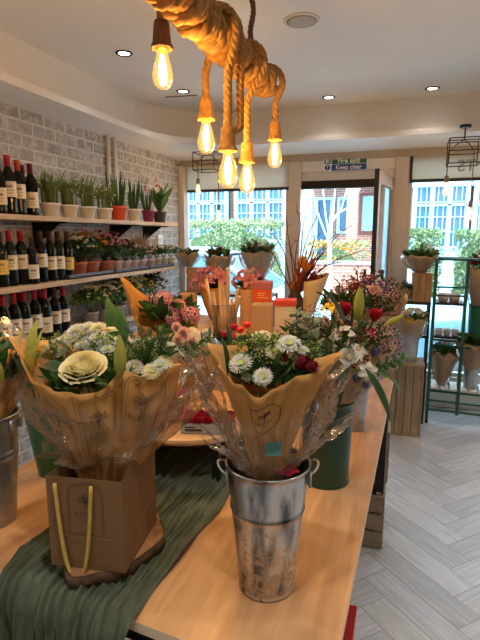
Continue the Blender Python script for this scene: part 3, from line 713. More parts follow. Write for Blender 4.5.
# ------------------------------------------------------------------ wood slice + bag
ws = empty('wood_slice', (-.592, .885, TZ+.012), 0, 'rough bark edged wood slice under the kraft bag', 'wood slice')
b = MB(); prof = []
vs = []; fs = []; seg = 60
rad = [1+.05*math.sin(3*k*2*PI/seg+1)+.03*math.sin(7*k*2*PI/seg)+.05*noise.noise(Vector((math.cos(k*2*PI/seg)*2, math.sin(k*2*PI/seg)*2, 0))) for k in range(seg)]
for (q, z) in ((.0001, 0), (.96, 0), (1.0, .007), (1.0, .021), (.97, .0265)):
    for k in range(seg):
        a = 2*PI*k/seg; j = rad[k]*q*(1+(.015*noise.noise(Vector((k*.9, z*200, 3))) if q > .5 else 0)); vs.append((.098*j*math.cos(a), .140*j*math.sin(a), z))
for i in range(4):
    for k in range(seg): fs.append((i*seg+k, i*seg+(k+1) % seg, (i+1)*seg+(k+1) % seg, (i+1)*seg+k))
b.add(vs, fs); b.build('bark', mat('bark', (.05, .025, .012), .9, c2=(.14, .07, .03), scale=50, bump=1, bscale=90), ws, smooth=True)
b = MB(); vs = [(0, 0, .027)]
for k in range(seg):
    a = 2*PI*k/seg; vs.append((.093*rad[k]*math.cos(a), .134*rad[k]*math.sin(a), .0268))
b.add(vs, [(0, 1+k, 1+(k+1) % seg) for k in range(seg)]); b.build('cut_face', wood_mat('cut_wood', (.16, .07, .03), (.34, .17, .07), 2, 12, .7, 3), ws)

BZ = TZ+.040
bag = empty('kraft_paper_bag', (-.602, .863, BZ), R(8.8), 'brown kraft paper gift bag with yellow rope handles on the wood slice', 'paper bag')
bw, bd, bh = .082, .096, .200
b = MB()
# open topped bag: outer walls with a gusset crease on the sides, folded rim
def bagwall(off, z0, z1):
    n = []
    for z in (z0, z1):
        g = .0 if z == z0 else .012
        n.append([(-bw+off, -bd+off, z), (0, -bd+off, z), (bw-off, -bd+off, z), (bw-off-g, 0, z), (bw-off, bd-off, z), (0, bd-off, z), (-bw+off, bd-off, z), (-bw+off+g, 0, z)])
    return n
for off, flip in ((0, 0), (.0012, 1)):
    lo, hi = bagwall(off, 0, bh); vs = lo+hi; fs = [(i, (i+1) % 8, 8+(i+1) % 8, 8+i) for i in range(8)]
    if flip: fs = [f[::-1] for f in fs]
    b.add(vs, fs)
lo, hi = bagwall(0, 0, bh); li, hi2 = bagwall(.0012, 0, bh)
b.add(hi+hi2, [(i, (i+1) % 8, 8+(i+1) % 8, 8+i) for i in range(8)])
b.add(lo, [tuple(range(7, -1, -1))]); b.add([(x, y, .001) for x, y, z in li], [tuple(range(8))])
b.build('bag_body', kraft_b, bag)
b = MB().box(-bw, bw, -bd-.0005, -bd, .070, .0712).box(bw, bw+.0004, -bd, bd, .070, .071); b.build('crease', mat('crease', (.30, .17, .08), .8), bag)
hm = mat('rope_handle', (.62, .42, .10), .8, c2=(.5, .33, .07), scale=120, bump=.6, bscale=250)
b = MB(); pts = []
for k in range(41):
    t = k/40; x = -.036+.084*t if False else -.038+.085*t
    z = bh-.010-.205*(1-abs(2*t-1)**2.1)*1.0
    z = bh-.012-(.200)*(1-abs(2*t-1)**1.7)
    # hangs almost straight, meeting in a soft V
    xx = -.028+.034*(abs(2*t-1)**.55)*(1 if t > .5 else -1)*1.15
    pts.append((xx+.008, -bd-.006-.002*math.sin(t*PI)-.003*math.sin(PI*t), z))
b.tube(pts, .0040, 8); b.build('handle', hm, bag, smooth=True)
b = MB(); pts = [(-.045+.09*k/20, bd-.006, bh-.012-.10*math.sin(PI*k/20)) for k in range(21)]
b.tube(pts, .0034, 8); b.build('handle', hm, bag, smooth=True)
def motif(fn, s, parent, m=ink, name='printed_logo', tex='KUPSI', arch=True):
    """line art: arch, sprig, lettering strokes; fn(x,z) maps flat coords to the surface"""
    b = MB()
    def ln(pts, w=.0005):
        b.tube([fn(p[0]*s, p[1]*s) for p in pts], w, 4)
    if arch:
        ln([(-.5, -.75), (-.5, .45)]+[(-.5*math.cos(a), .45+.30*math.sin(a)) for a in [PI*k/10 for k in range(11)]]+[(.5, -.75), (-.5, -.75)])
        ln([(-.44, -.70), (-.44, .42)]+[(-.44*math.cos(a), .42+.26*math.sin(a)) for a in [PI*k/10 for k in range(11)]]+[(.44, -.70)], .0003)
    for k in range(7):
        a = R(25+k*22); L_ = .22+.05*(k % 2)
        ln([(0, .15), (L_*math.cos(a)*.6+.02, .15+L_*math.sin(a)*.7), (L_*math.cos(a), .12+L_*math.sin(a))], .0005)
        ln([(L_*math.cos(a)+.03*math.cos(q), .12+L_*math.sin(a)+.03*math.sin(q)) for q in [k2*PI/3 for k2 in range(7)]], .0004)
    ln([(0, .18), (.0, -.02)], .0007)
    # KUPSI-like lettering strokes
    x = -.30; h = .13; z = -.22
    for chx in ('K', 'U', 'P', 'S', 'I'):
        G = {'K': [[(0, 0), (0, 1)], [(.6, 1), (0, .5), (.6, 0)]], 'U': [[(0, 1), (0, .2), (.3, 0), (.6, .2), (.6, 1)]], 'P': [[(0, 0), (0, 1), (.5, .95), (.5, .55), (0, .5)]], 'S': [[(.5, .9), (.1, 1), (0, .7), (.5, .35), (.4, 0), (0, .08)]], 'I': [[(.2, 0), (.2, 1)]]}[chx]
        for st in G: ln([(x+p[0]*h*.8, z+p[1]*h) for p in st], .0005)
        x += .135
    ln([(-.14, -.36), (.14, -.36)], .0004)
    b.build(name, m, parent)
motif(lambda x, z: (x+.002, -bd-.0007, z+.135), .076, bag)

# ================================================================== FLOWER TEMPLATES
FT = {}
def tmpl(key, fn):
    if key not in FT: FT[key] = fn()
    return FT[key]
def petal_grid(b, L_, W, ang, tilt, z0=0, cup=.3, r0=.1, mi=0, nu=4, nv=5, curl=0, tipw=.35):
    ca, sa = math.cos(ang), math.sin(ang)
    def fn(u, v):
        w = W*(math.sin(PI*(.12+.80*v))**.7)*(1 if v < .8 else 1-(v-.8)*tipw)
        s = (u-.5)*2*w; r = r0*L_+L_*v*math.cos(tilt); z = z0+L_*v*math.sin(tilt)+cup*abs(s)*abs(s)/max(W, 1e-5)-curl*v*v*L_
        return (r*ca-s*sa, r*sa+s*ca, z)
    b.grid(fn, nu, nv, mi)
def rose_mesh(m, name='bloom'):
    b = MB()
    # heart spiral then rings of cupped petals
    for ring, (n, r, h, op) in enumerate(((3, .07, .82, .01), (3, .14, .86, .02), (4, .23, .88, .04), (5, .33, .88, .07), (5, .44, .86, .10), (6, .56, .80, .14), (6, .68, .72, .20), (7, .80, .60, .26), (7, .92, .46, .34))):
        for k in range(n):
            a0 = 2*PI*k/n+ring*.7; wd = 2*PI/n*.85
            def fn(u, v, a0=a0, wd=wd, r=r, h=h, op=op, ring=ring):
                s = (u-.5)*2; a = a0+s*wd*(.6+.4*v)*(1-.35*v*v*abs(s))
                rr = .05+(r+.02*s)*(v**.45)*(1+.0*s)+op*.25*v**4
                if v > .8: rr += (v-.8)*op*.8
                z = h*(v**1.35)-.10*v*abs(s)**2.5-(op*.35 if v > .9 else 0)*(v-.9)*8*.6
                return (rr*math.cos(a), rr*math.sin(a), z)
            b.grid(fn, 7, 7)
    return b.mesh(name, m)
def mum_mesh(m, cm, n=(26, 22, 16), name='bloom'):
    b = MB()
    for ring, (k_, tl, L_) in enumerate(zip(n, (.12, .5, .95), (1, .85, .6))):
        for k in range(k_):
            petal_grid(b, L_*.85, .10, 2*PI*k/k_+ring*.3+random.uniform(-.05, .05), tl+random.uniform(-.08, .08), z0=0, r0=.18, nu=2, nv=3, cup=1.2)
    b.blob((0, 0, .12), .34, 1, 1, .55, seg=12, rings=6, mi=1)
    for k in range(40):
        a = k*2.4; r = .3*math.sqrt(k/40); b.blob((r*math.cos(a), r*math.sin(a), .26-.3*r*r), .03, seg=4, rings=3, mi=1)
    return b.mesh(name, [m, cm])
def hyd_mesh(ms, name='bloom', n=60):
    b = MB(); rnd = random.Random(5)
    for k in range(n):
        th = math.acos(1-1.35*(k+.5)/n); ph = k*2.4
        d = Vector((math.sin(th)*math.cos(ph), math.sin(th)*math.sin(ph), math.cos(th)*.75)); M = aim(d, d, .24, rnd.random()*6)
        t = MB()
        for j in range(4): petal_grid(t, .8, .42, j*PI/2, .2, nu=2, nv=2, r0=.1)
        b.add(t.v, t.f, rnd.randrange(len(ms)), M)
    return b.mesh(name, ms)
def bud_mesh(m, name='bud', long=3.2, ridges=True):
    b = MB()
    def fn(u, v):
        a = u*2*PI; r = (math.sin(PI*min(.985, v*.97+.015))**.75)*(1+.10*abs(math.cos(a*1.5)) if ridges else 1)*(1-.25*v)
        return (r*math.cos(a)*.5, r*math.sin(a)*.5, v*long)
    b.grid(fn, 14, 12, closeu=True)
    return b.mesh(name, m)
def lily_mesh(m, name='bloom'):
    b = MB()
    for k in range(6): petal_grid(b, 1.15, .27, k*PI/3, .75, nu=4, nv=7, cup=.6, r0=.03, curl=.75, tipw=2)
    for k in range(6):
        a = k*PI/3+.5; b.tube([(0, 0, .0), (.22*math.cos(a), .22*math.sin(a), .7)], .015, 4, 1); b.blob((.22*math.cos(a), .22*math.sin(a), .72), .05, seg=5, rings=3, mi=1)
    return b.mesh(name, [m, p_orange])
def protea_mesh(m, name='bloom'):
    b = MB()
    for ring in range(3):
        for k in range(9): petal_grid(b, 1.15-.1*ring, .2, 2*PI*k/9+ring*.35, 1.15-.22*ring+.2, nu=2, nv=4, cup=.8, r0=.18, mi=0)
    b.blob((0, 0, .45), .35, 1, 1, 1.3, seg=8, rings=6)
    return b.mesh(name, m)
def thistle_mesh(m, name='bloom'):
    b = MB()
    b.blob((0, 0, .3), .4, 1, 1, 1, seg=8, rings=6)
    for k in range(50):
        th = math.acos(1-1.6*(k+.5)/50); ph = k*2.4; d = Vector((math.sin(th)*math.cos(ph), math.sin(th)*math.sin(ph), math.cos(th)))
        b.tube([Vector((0, 0, .3))+d*.35, Vector((0, 0, .3))+d*.8], [.05, .005], 3)
    return b.mesh(name, m)
def filler_mesh(ms, seedv, n=120, name='filler_blossom', sz=.045):
    b = MB(); rnd = random.Random(seedv)
    for k in range(n):
        a = rnd.random()*2*PI; e = math.asin(rnd.uniform(-.1, 1)); q = rnd.uniform(.6, 1)
        c = Vector((q*math.cos(a)*math.cos(e), q*math.sin(a)*math.cos(e), q*math.sin(e)))
        b.blob(c, sz*rnd.uniform(.6, 1.2), seg=5, rings=3, mi=1+rnd.randrange(len(ms)-1))
        if k % 4 == 0: b.tube([(0, 0, -.6), c*.6+Vector((0, 0, -.1)), c], .008, 3)
    return b.mesh(name, ms)
def fern_mesh(m, name='fern_frond', n=26, thin=False):
    b = MB()
    for f in range(7 if not thin else 9):
        a = f*2.4; out = .35+.5*((f*37) % 10)/10; tip = Vector((math.cos(a)*out, math.sin(a)*out, 1)); 
        for k in range(n):
            t = .15+.85*k/n; c = tip*t+Vector((0, 0, .25*math.sin(PI*t)*.5)); sp = .26*(1-t)+.05
            for sgn in (-1, 1):
                d = Vector((-math.sin(a)*sgn, math.cos(a)*sgn, .5)).normalized(); b.blade(c, c+d*sp, .013 if not thin else .007, n=2, mi=0)
            if k % 2: b.blade(c, c+Vector((0, 0, sp)), .008, n=2)
        b.tube([(0, 0, 0), tip*.5+Vector((0, 0, .125)), tip], .008, 4)
    return b.mesh(name, m)
def euc_mesh(m, name='eucalyptus_sprig'):
    b = MB()
    b.tube([(0, 0, 0), (.05, 0, .5), (.0, .05, 1)], .012, 5)
    for k in range(9):
        z = .1+.9*k/9
        for sgn in (-1, 1):
            a = k*1.4+(0 if sgn > 0 else PI); c = Vector((.04, 0, z)); d = Vector((math.cos(a), math.sin(a), .4)).normalized()*.24
            b.blade(c, c+d, .13*(1-.4*z), n=6, prof=lambda t: max(.05, math.sin(PI*min(1, t*.9+.08))**.6), side=Vector((-math.sin(a), math.cos(a), .2)))
    return b.mesh(name, m)
def leaf_mesh(m, name='leaf', w=.16, bend=.12):
    b = MB(); b.blade((0, 0, 0), (0, 0, 1), w, bend=(0, bend, 0), side=(1, 0, 0), n=10, cup=.35, prof=lambda t: max(.02, math.sin(PI*min(1, t*.97+.03)**.9)**.85))
    return b.mesh(name, m)
FLOW = {
 'rose_cream': lambda: rose_mesh(p_cream), 'mum': lambda: mum_mesh(p_white, p_lime), 'mum_cream': lambda: mum_mesh(p_cream, p_lime), 'mum_yellow': lambda: mum_mesh(p_yel, p_yel),
 'rose_white': lambda: rose_mesh(p_white), 'rose_red': lambda: rose_mesh(p_red), 'rose_pink': lambda: rose_mesh(p_lpink),
 'hyd_pink': lambda: hyd_mesh([p_pink, p_lpink, p_pink]), 'lily_pink': lambda: lily_mesh(p_pink), 'lily_white': lambda: lily_mesh(p_white), 'lily_yellow': lambda: lily_mesh(p_yel),
 'bud_lime': lambda: bud_mesh(g_lime), 'bud_cream': lambda: bud_mesh(mat('bud_cream', (.62, .60, .30), .5, trans=.2)), 'protea_red': lambda: protea_mesh(p_red), 'protea_dark': lambda: protea_mesh(p_dred),
 'thistle': lambda: thistle_mesh(mat('thistle_blue', (.06, .06, .13), .7)), 'thistle_purple': lambda: thistle_mesh(mat('thistle_purple', (.20, .10, .20), .7)),
 'fill_pink': lambda: filler_mesh([stem_m, p_pink, p_lpink, p_dred], 3), 'fill_white': lambda: filler_mesh([stem_m, p_white, p_lime], 4), 'fill_lime': lambda: filler_mesh([stem_m, p_lime, g_mid], 6, sz=.06),
 'fill_mauve': lambda: filler_mesh([stem_m, p_pink, p_purple, p_lpink], 8), 'fill_dark': lambda: filler_mesh([stem_m, g_dark, p_dred], 9, sz=.06),
 'fern': lambda: fern_mesh(g_fern), 'fern_thin': lambda: fern_mesh(g_mid, thin=True), 'euc': lambda: euc_mesh(g_grey), 'euc_green': lambda: euc_mesh(g_mid),
 'leaf': lambda: leaf_mesh(g_dark), 'leaf_mid': lambda: leaf_mesh(g_mid), 'leaf_lime': lambda: leaf_mesh(g_lime), 'leaf_broad': lambda: leaf_mesh(g_mid, w=.28), 'leaf_arch': lambda: leaf_mesh(g_mid, w=.11, bend=.3)}
PART = {'rose': 'rose_bloom', 'mum': 'chrysanthemum_bloom', 'hyd': 'hydrangea_bloom', 'lily': 'lily_bloom', 'bud': 'lily_bud', 'protea': 'protea_bloom', 'thistle': 'thistle_bloom', 'fill': 'filler_blossom', 'fern': 'fern_frond', 'euc': 'eucalyptus_sprig', 'leaf': 'leaf'}
PL = {'rose_cream': 'cream rose bloom', 'mum': 'white chrysanthemum with a green centre', 'protea_red': 'deep red protea head', 'bud_lime': 'lime green lily bud', 'lily_white': 'white lily bloom', 'thistle': 'dark blue thistle head', 'rose_red': 'red rose bloom', 'hyd_pink': 'pink hydrangea head'}

def wrapper(parent, rim, z0, r0, m, name='paper_wrap', cr=.006, pleat=None, seg=96, nt=16, pw=.8, c0=(0, 0), c1=(0, 0), fold=0, seedv=0, solid=.0006):
    """rim: list of (angle_deg, radius, height) around local origin; neck ring radius r0 at z0"""
    rim = sorted(rim); n = len(rim)
    def rimf(a):
        d = math.degrees(a) % 360
        for i in range(n):
            a0, a1 = rim[i][0], rim[(i+1) % n][0]+(360 if i == n-1 else 0)
            dd = d if d >= rim[0][0] else d+360
            if a0 <= dd <= a1:
                t = (dd-a0)/max(1e-6, a1-a0); t = t*t*(3-2*t)
                return rim[i][1]+(rim[(i+1) % n][1]-rim[i][1])*t, rim[i][2]+(rim[(i+1) % n][2]-rim[i][2])*t
        return rim[0][1], rim[0][2]
    if pleat is None: pleat = .0035 if name.startswith('cello') else 0
    def surf(a, t, off=0):
        rr, zz = rimf(a)
        r = r0+(rr-r0)*(t**pw)+off
        z = z0+(zz-z0)*t
        nz = noise.noise(Vector((math.cos(a)*2.2+seedv, math.sin(a)*2.2, t*2.5+seedv)))
        r += cr*(nz*3.2+math.sin(a*9+nz*9+seedv)*1.2+math.sin(a*23+t*5+nz*6)*.5)*(.25+.75*t)
        z += cr*.9*math.sin(a*7+seedv)*t
        if pleat:
            pn = noise.noise(Vector((math.cos(a)*6+seedv, math.sin(a)*6, t*3)))
            r += pleat*(1-2*abs(math.sin(a*19+pn*7+t*3)))*(.3+.7*t)+pleat*.8*noise.noise(Vector((math.cos(a)*9, math.sin(a)*9+seedv, t*6)))
        return (c0[0]+(c1[0]-c0[0])*t+r*math.cos(a), c0[1]+(c1[1]-c0[1])*t+r*math.sin(a), z)
    if pleat: seg = int(seg*2.2)
    b = MB(); b.grid(lambda u, v: surf(u*2*PI, v), seg, nt, closeu=True)
    o = b.build(name, m, parent, smooth=True)
    if solid:
        md = o.modifiers.new('s', 'SOLIDIFY'); md.thickness = solid
    return surf
def stems(parent, z0, z1, r0, r1, n=10, seedv=0, m=stem_m):
    rnd = random.Random(seedv); b = MB()
    for k in range(n):
        a = rnd.random()*2*PI; q = math.sqrt(rnd.random())
        b.tube([(q*r0*math.cos(a+.8), q*r0*math.sin(a+.8), z0), (q*r0*.6*math.cos(a), q*r0*.6*math.sin(a), (z0+z1)/2), (q*r1*math.cos(a), q*r1*math.sin(a), z1)], .0035, 6)
    b.build('stems', m, parent, smooth=True)
def greens(parent, c, rr, h, n=90, seedv=0, m=g_dark, ln=.06, w=.012, name='foliage'):
    rnd = random.Random(seedv); b = MB(); ms = m if isinstance(m, list) else [m]
    for k in range(n):
        a = rnd.random()*2*PI; q = rr*math.sqrt(rnd.random()); p = Vector((c[0]+q*math.cos(a), c[1]+q*math.sin(a), c[2]+h*rnd.uniform(-.3, .7)*(1-.4*q/rr)))
        d = Vector((math.cos(a)*q/rr*.8+rnd.uniform(-.5, .5), math.sin(a)*q/rr*.8+rnd.uniform(-.5, .5), rnd.uniform(.2, 1))).normalized()*ln*rnd.uniform(.6, 1.3)
        b.blade(p-d*.5, p+d*.6, w*rnd.uniform(.6, 1.3), n=3, mi=rnd.randrange(len(ms)))
    o = b.build(name, ms, parent, smooth=True); o['kind'] = 'stuff'; return o
def plant(parent, items, base):
    """items: (kind, px, py, y, size, (nx,ny,nz) or None)"""
    base = Vector(base)
    for it in items:
        kind, px, py, y, s = it[:5]
        p = at(px, py, y)
        if len(it) > 5 and it[5]: n = Vector(it[5])
        else:
            n = (p-(base+Vector((0, 0, .12)))).normalized(); n.z += .5; toc = (Vector((0, 0, CAMZ))-p).normalized(); n = n+toc*.5
        me = tmpl(kind, FLOW[kind]); nm = PART[kind.split('_')[0]]
        o = inst(nm, me, parent, aim(p-Vector(parent.location), n, s, random.random()*6 if not kind.startswith('leaf') else 0))
        if kind in PL: o['label'] = PL[kind]
        if kind.startswith('fill'): o['kind'] = 'stuff'

def bucket(x, y, z, r0, r1, h, m, label, rings=(.62,), handle=True, rz=0, name='flower_bucket', cat='bucket'):
    o = empty(name, (x, y, z), rz, label, cat)
    prof = [(.0001, .003), (r0*.96, .003), (r0*1.03, 0), (r0*1.03, .006), (r0, .009)]
    for k in range(1, 20):
        t = k/20; rr = r0+(r1-r0)*t
        prof.append((rr, h*t))
        for g in rings:
            if abs(t-g) < .024: prof += [(rr+.002, h*t+.003), (rr+.003, h*t+.006), (rr+.001, h*t+.009)]
    prof += [(r1, h-.002), (r1+.003, h-.001), (r1+.0035, h+.002), (r1+.001, h+.004), (r1-.002, h), (r1-.003, h*.9), (r0-.002, .006), (.0001, .006)]
    MB().lathe(prof, 48).build('bucket_body', m, o, smooth=True)
    if handle:
        for sx in (-1, 1):
            pts = [(sx*(r1+.001+.017*math.sin(PI*k/12)), -.026*math.cos(PI*k/12), h-.012+.012*math.sin(PI*k/12)) for k in range(13)]
            b = MB().tube(pts, .0022, 8); b.box(sx*r1*.985-.002, sx*r1*.985+.003, -.03, -.018, h-.04, h-.008).box(sx*r1*.985-.002, sx*r1*.985+.003, .018, .03, h-.04, h-.008)
            b.build('handle', galv, o, smooth=True)
    return o

# ---- A: big bouquet in the kraft bag
A = empty('wrapped_bouquet', (-.61, .895, BZ+.002), 0, 'large kraft wrapped bouquet with a cream rose standing in the paper bag', 'bouquet')
aZ = 1.335-BZ-.002
rimA = [(10, .185, aZ+.0), (24, .175, aZ-.005), (55, .13, aZ-.03), (90, .12, aZ-.04), (120, .12, aZ-.04), (150, .14, aZ-.0), (178, .185, aZ+.04), (193, .225, aZ+.06), (205, .185, aZ+.01), (235, .165, aZ-.012), (262, .15, aZ-.028), (295, .145, aZ-.022), (318, .14, aZ+.012), (338, .15, aZ-.005), (352, .17, aZ+.006)]
sA = wrapper(A, rimA, .10, .050, kraft, cr=.0035, c1=(-.02, .04), seedv=1, pw=1.0)
stems(A, .0, .36, .03, .08, 12, 1)
greens(A, (-.02, .04, aZ-.03), .128, .06, 330, 2, [g_dark, g_mid, g_fern, g_mid], .045, .007)
for a_, t_ in ((-66, .70), (-25, .74), (-110, .66)):
    motif(lambda x, z, a_=a_, t_=t_: sA(R(a_)+x/.13, t_+z/.22, .0012), .075, A, name='printed_logo')
# printed vertical rules of the paper
b = MB()
for a_ in (-88, -44, -5, -130):
    b = MB(); b.tube([sA(R(a_), .5+.02*j, .001) for j in range(24)], .0005, 4); b.build('printed_rule', ink, A)
# inner printed sheet rising behind the flowers
bs = (-.63, .94, BZ+.12)
plant(A, [('rose_cream', 85, 373, .85, .046, (.12, -.45, .9)), ('mum', 76, 331, .98, .026, (-.1, -.4, .8)), ('mum', 58, 343, .95, .022, (-.3, -.4, .8)), ('mum', 99, 338, .98, .026, (0, -.3, .9)), ('mum', 121, 341, 1.0, .024, (0, -.3, .9)),
          ('mum', 62, 352, .93, .022, (-.3, -.5, .8)), ('mum_cream', 110, 331, 1.02, .020), ('mum', 82, 346, .95, .02), ('mum', 134, 368, .90, .022, (.2, -.6, .8)), ('mum_cream', 152, 372, .90, .024, (.2, -.5, .8)), ('mum', 170, 349, .97, .022), ('mum', 137, 344, .98, .02), ('mum', 70, 340, .96, .024, (-.1, -.4, .8)), ('mum_cream', 98, 328, 1.0, .022, (0, -.3, 1)), ('mum_cream', 46, 350, .94, .02, (-.3, -.4, .8)), ('mum', 160, 366, .91, .019, (.2, -.6, .8)),
          ('bud_lime', 120, 379, .815, .027, (.03, .02, 1)), ('leaf_lime', 30, 372, .86, .12, (.05, .25, 1)), ('leaf_lime', 36, 366, .90, .10, (.2, .2, 1)), ('leaf_mid', 126, 345, .99, .10, (-.25, .05, 1)), ('mum', 88, 328, 1.0, .024, (0, -.3, 1)), ('mum_cream', 68, 338, .97, .022), ('fill_white', 70, 350, .94, .05), ('fill_lime', 105, 350, .96, .045), ('mum', 108, 350, .94, .018), ('mum_cream', 165, 362, .93, .02), ('fern', 144, 366, .93, .085, (.1, -.2, 1)), ('fern', 158, 362, .95, .075, (.5, -.1, .8)), ('fern_thin', 60, 365, .92, .06, (-.5, -.2, .8)),
          ('leaf', 95, 384, .80, .05, (.8, -.4, .15)), ('leaf', 72, 352, .93, .055, (-.8, -.1, .5)), ('leaf_mid', 136, 352, .98, .06, (.5, 0, .7)), ('euc_green', 178, 358, .97, .10, (.8, .1, .6)), ('leaf_lime', 22, 362, .90, .09, (.1, .1, 1)), ('fill_white', 90, 345, .98, .05), ('fill_lime', 125, 358, .95, .04), ('fill_white', 148, 350, .98, .04)], bs)
# cellophane around bouquet A
rc = [(12, .25, aZ-.01), (30, .21, aZ-.03), (60, .15, aZ-.03), (120, .14, aZ-.03), (165, .19, aZ+.01), (190, .25, aZ+.09), (202, .21, aZ-.02), (225, .18, aZ-.04), (262, .16, aZ-.05), (300, .155, aZ-.06), (335, .17, aZ-.05), (355, .23, aZ-.02)]
wrapper(A, rc, .17, .062, cello, 'cellophane_wrap', cr=.012, c1=(-.02, .04), seedv=4, solid=0, nt=24)
# loose cellophane collar spilling over the bag rim
rc2 = [(0, .15, .31), (18, .19, .34), (40, .10, .28), (100, .08, .24), (160, .09, .24), (195, .14, .26), (230, .14, .225), (265, .115, .218), (290, .13, .245), (320, .135, .24), (345, .145, .27)]
wrapper(A, rc2, .195, .06, cello, 'cellophane_collar', cr=.010, seedv=9, solid=0, nt=16)

# ---- C: bouquet in the near galvanised bucket
BX, BYY = -.238, .893
bucket(BX, BYY, TZ, .056, .083, .272, galvr, 'tall tarnished galvanised bucket at the front of the table', rings=(.64, .67), rz=R(18))
C = empty('wrapped_bouquet', (BX, BYY, TZ+.008), 0, 'kraft wrapped chrysanthemum bouquet in the tall galvanised bucket at the front', 'bouquet')
cZ = 1.375-TZ-.008
rimC = [(0, .115, cZ+.015), (22, .128, cZ+.022), (40, .09, cZ+.0), (80, .08, cZ-.02), (120, .08, cZ-.02), (160, .11, cZ+.02), (186, .138, cZ+.035), (200, .132, cZ+.032), (215, .115, cZ+.005), (245, .10, cZ-.022), (265, .095, cZ-.042), (285, .095, cZ-.022), (315, .10, cZ+.0), (340, .108, cZ+.008)]
sC = wrapper(C, rimC, .225, .030, kraft, cr=.0025, seedv=2, c1=(.008, .01), pw=1.45)
stems(C, .0, .40, .02, .05, 12, 3)
greens(C, (.008, .015, cZ-.02), .078, .05, 240, 5, [g_dark, g_mid, g_fern], .04, .006)
def circ(x, z): return sC(R(-86)+x/.075, .74+z/.22, .0012)
b = MB(); b.tube([circ(.030*math.cos(q*PI/16), .030*math.sin(q*PI/16)) for q in range(33)], .0006, 4); b.build('printed_ring', ink, C)
motif(circ, .045, C, arch=False)
plant(C, [('mum', 241, 364, .86, .024, (0, -.7, .75)), ('mum', 263, 377, .82, .019, (.1, -.75, .7)), ('mum', 289, 345, .88, .025, (.1, -.5, .9)), ('mum_cream', 261, 338, .95, .024, (0, -.35, 1)), ('mum', 303, 351, .88, .014), ('mum_cream', 274, 352, .88, .018, (0, -.5, .8)), ('mum_cream', 282, 361, .88, .013), ('mum', 247, 378, .86, .013, (-.2, -.5, .8)),
          ('fill_lime', 250, 350, .90, .038), ('fill_lime', 277, 348, .90, .038), ('fill_white', 265, 358, .88, .03), ('fill_lime', 290, 362, .88, .026), ('fern_thin', 268, 362, .90, .05, (0, -.2, 1)), ('fern', 303, 366, .90, .05, (.4, -.2, 1)), ('fern', 255, 358, .92, .05, (-.2, 0, 1)), ('leaf', 228, 376, .87, .08, (-.18, 0, 1)), ('leaf', 232, 350, .95, .055, (-.3, .1, 1)),
          ('protea_dark', 295, 364, .87, .024, (.9, -.1, .35)), ('protea_dark', 307, 368, .86, .018, (.9, -.2, .3)), ('protea_dark', 286, 361, .88, .018, (-.3, -.2, .6)), ('fill_lime', 310, 352, .90, .025), ('leaf_mid', 275, 368, .86, .04, (.3, -.3, .8)), ('thistle', 268, 370, .87, .012)], (BX, BYY, 1.2))
rc = [(0, .14, cZ-.02), (22, .155, cZ+.01), (60, .10, cZ-.03), (120, .10, cZ-.02), (170, .14, cZ+.03), (195, .155, cZ+.03), (225, .13, cZ-.04), (265, .11, cZ-.08), (300, .115, cZ-.06), (330, .125, cZ-.05)]
wrapper(C, rc, .24, .040, cello, 'cellophane_wrap', cr=.010, seedv=7, solid=0, nt=24)
rc2 = [(0, .12, .34), (14, .17, .37), (24, .10, .32), (36, .14, .36), (90, .08, .30), (150, .09, .30), (185, .14, .33), (200, .11, .31), (230, .085, .30), (270, .075, .30), (310, .085, .31), (335, .12, .36), (347, .095, .31)]
wrapper(C, rc2, .25, .042, cello, 'cellophane_collar', cr=.008, seedv=12, solid=0, nt=14)
t = empty('gift_card', (0, 0, 0)); t.parent = C
M = Matrix.Translation(Vector(sC(R(-68), .42, .006)))
tt = MB().box(-.017, .014, -.0005, .0005, -.016, .014); tt.build('card', mat('teal_card', (.05, .22, .20), .6), None, M=M @ Matrix.Rotation(R(18), 4, 'Z') @ Matrix.Rotation(R(-20), 4, 'X'))
card = bpy.data.objects['card']; card.parent = C; bpy.data.objects.remove(t)
red_p = MB(); [petal_grid(red_p, .03, .012, k*1.3, .3, nu=3, nv=4) for k in range(5)]
o = red_p.build('fallen_petals', p_red, C, smooth=True, M=Matrix.Translation((.045, -.03, .262)))
o['label'] = 'dark red petals inside the bucket rim'; o.scale = (.8, .8, .8)

# ---- left edge bucket and bouquet
bucket(-.965, .90, TZ, .052, .075, .285, galv, 'galvanised bucket at the left edge of the photo', rings=(.6, .63), rz=R(18))
Lb = empty('wrapped_bouquet', (-.965, .90, TZ+.008), 0, 'kraft wrapped bouquet cut off by the left edge', 'bouquet')
zz = 1.345-TZ
wrapper(Lb, [(0, .09, zz+.0), (40, .10, zz-.02), (100, .12, zz), (180, .17, zz+.03), (240, .14, zz-.02), (300, .12, zz-.05), (340, .10, zz-.03)], .26, .05, kraft, cr=.005, seedv=21)
stems(Lb, 0, .38, .03, .06, 10, 23)
greens(Lb, (0, 0, zz-.04), .11, .08, 140, 24, [g_dark, g_mid], .06, .011)
plant(Lb, [('bud_lime', 3, 382, .84, .020, (-.2, -.1, 1)), ('mum_cream', -12, 370, .88, .03), ('leaf', 12, 378, .88, .07, (.3, 0, 1)), ('rose_white', -30, 372, .88, .04), ('leaf', 4, 366, .92, .06, (-.4, 0, 1)), ('leaf_mid', 20, 374, .90, .06, (.5, 0, .8)), ('leaf_lime', 28, 372, .92, .08, (.35, .1, 1))], (-.925, .9, 1.2))
wrapper(Lb, [(0, .13, zz-.04), (60, .12, zz), (150, .15, zz+.04), (220, .16, zz-.03), (300, .13, zz-.08)], .27, .055, cello, 'cellophane_wrap', cr=.008, seedv=25, solid=0)

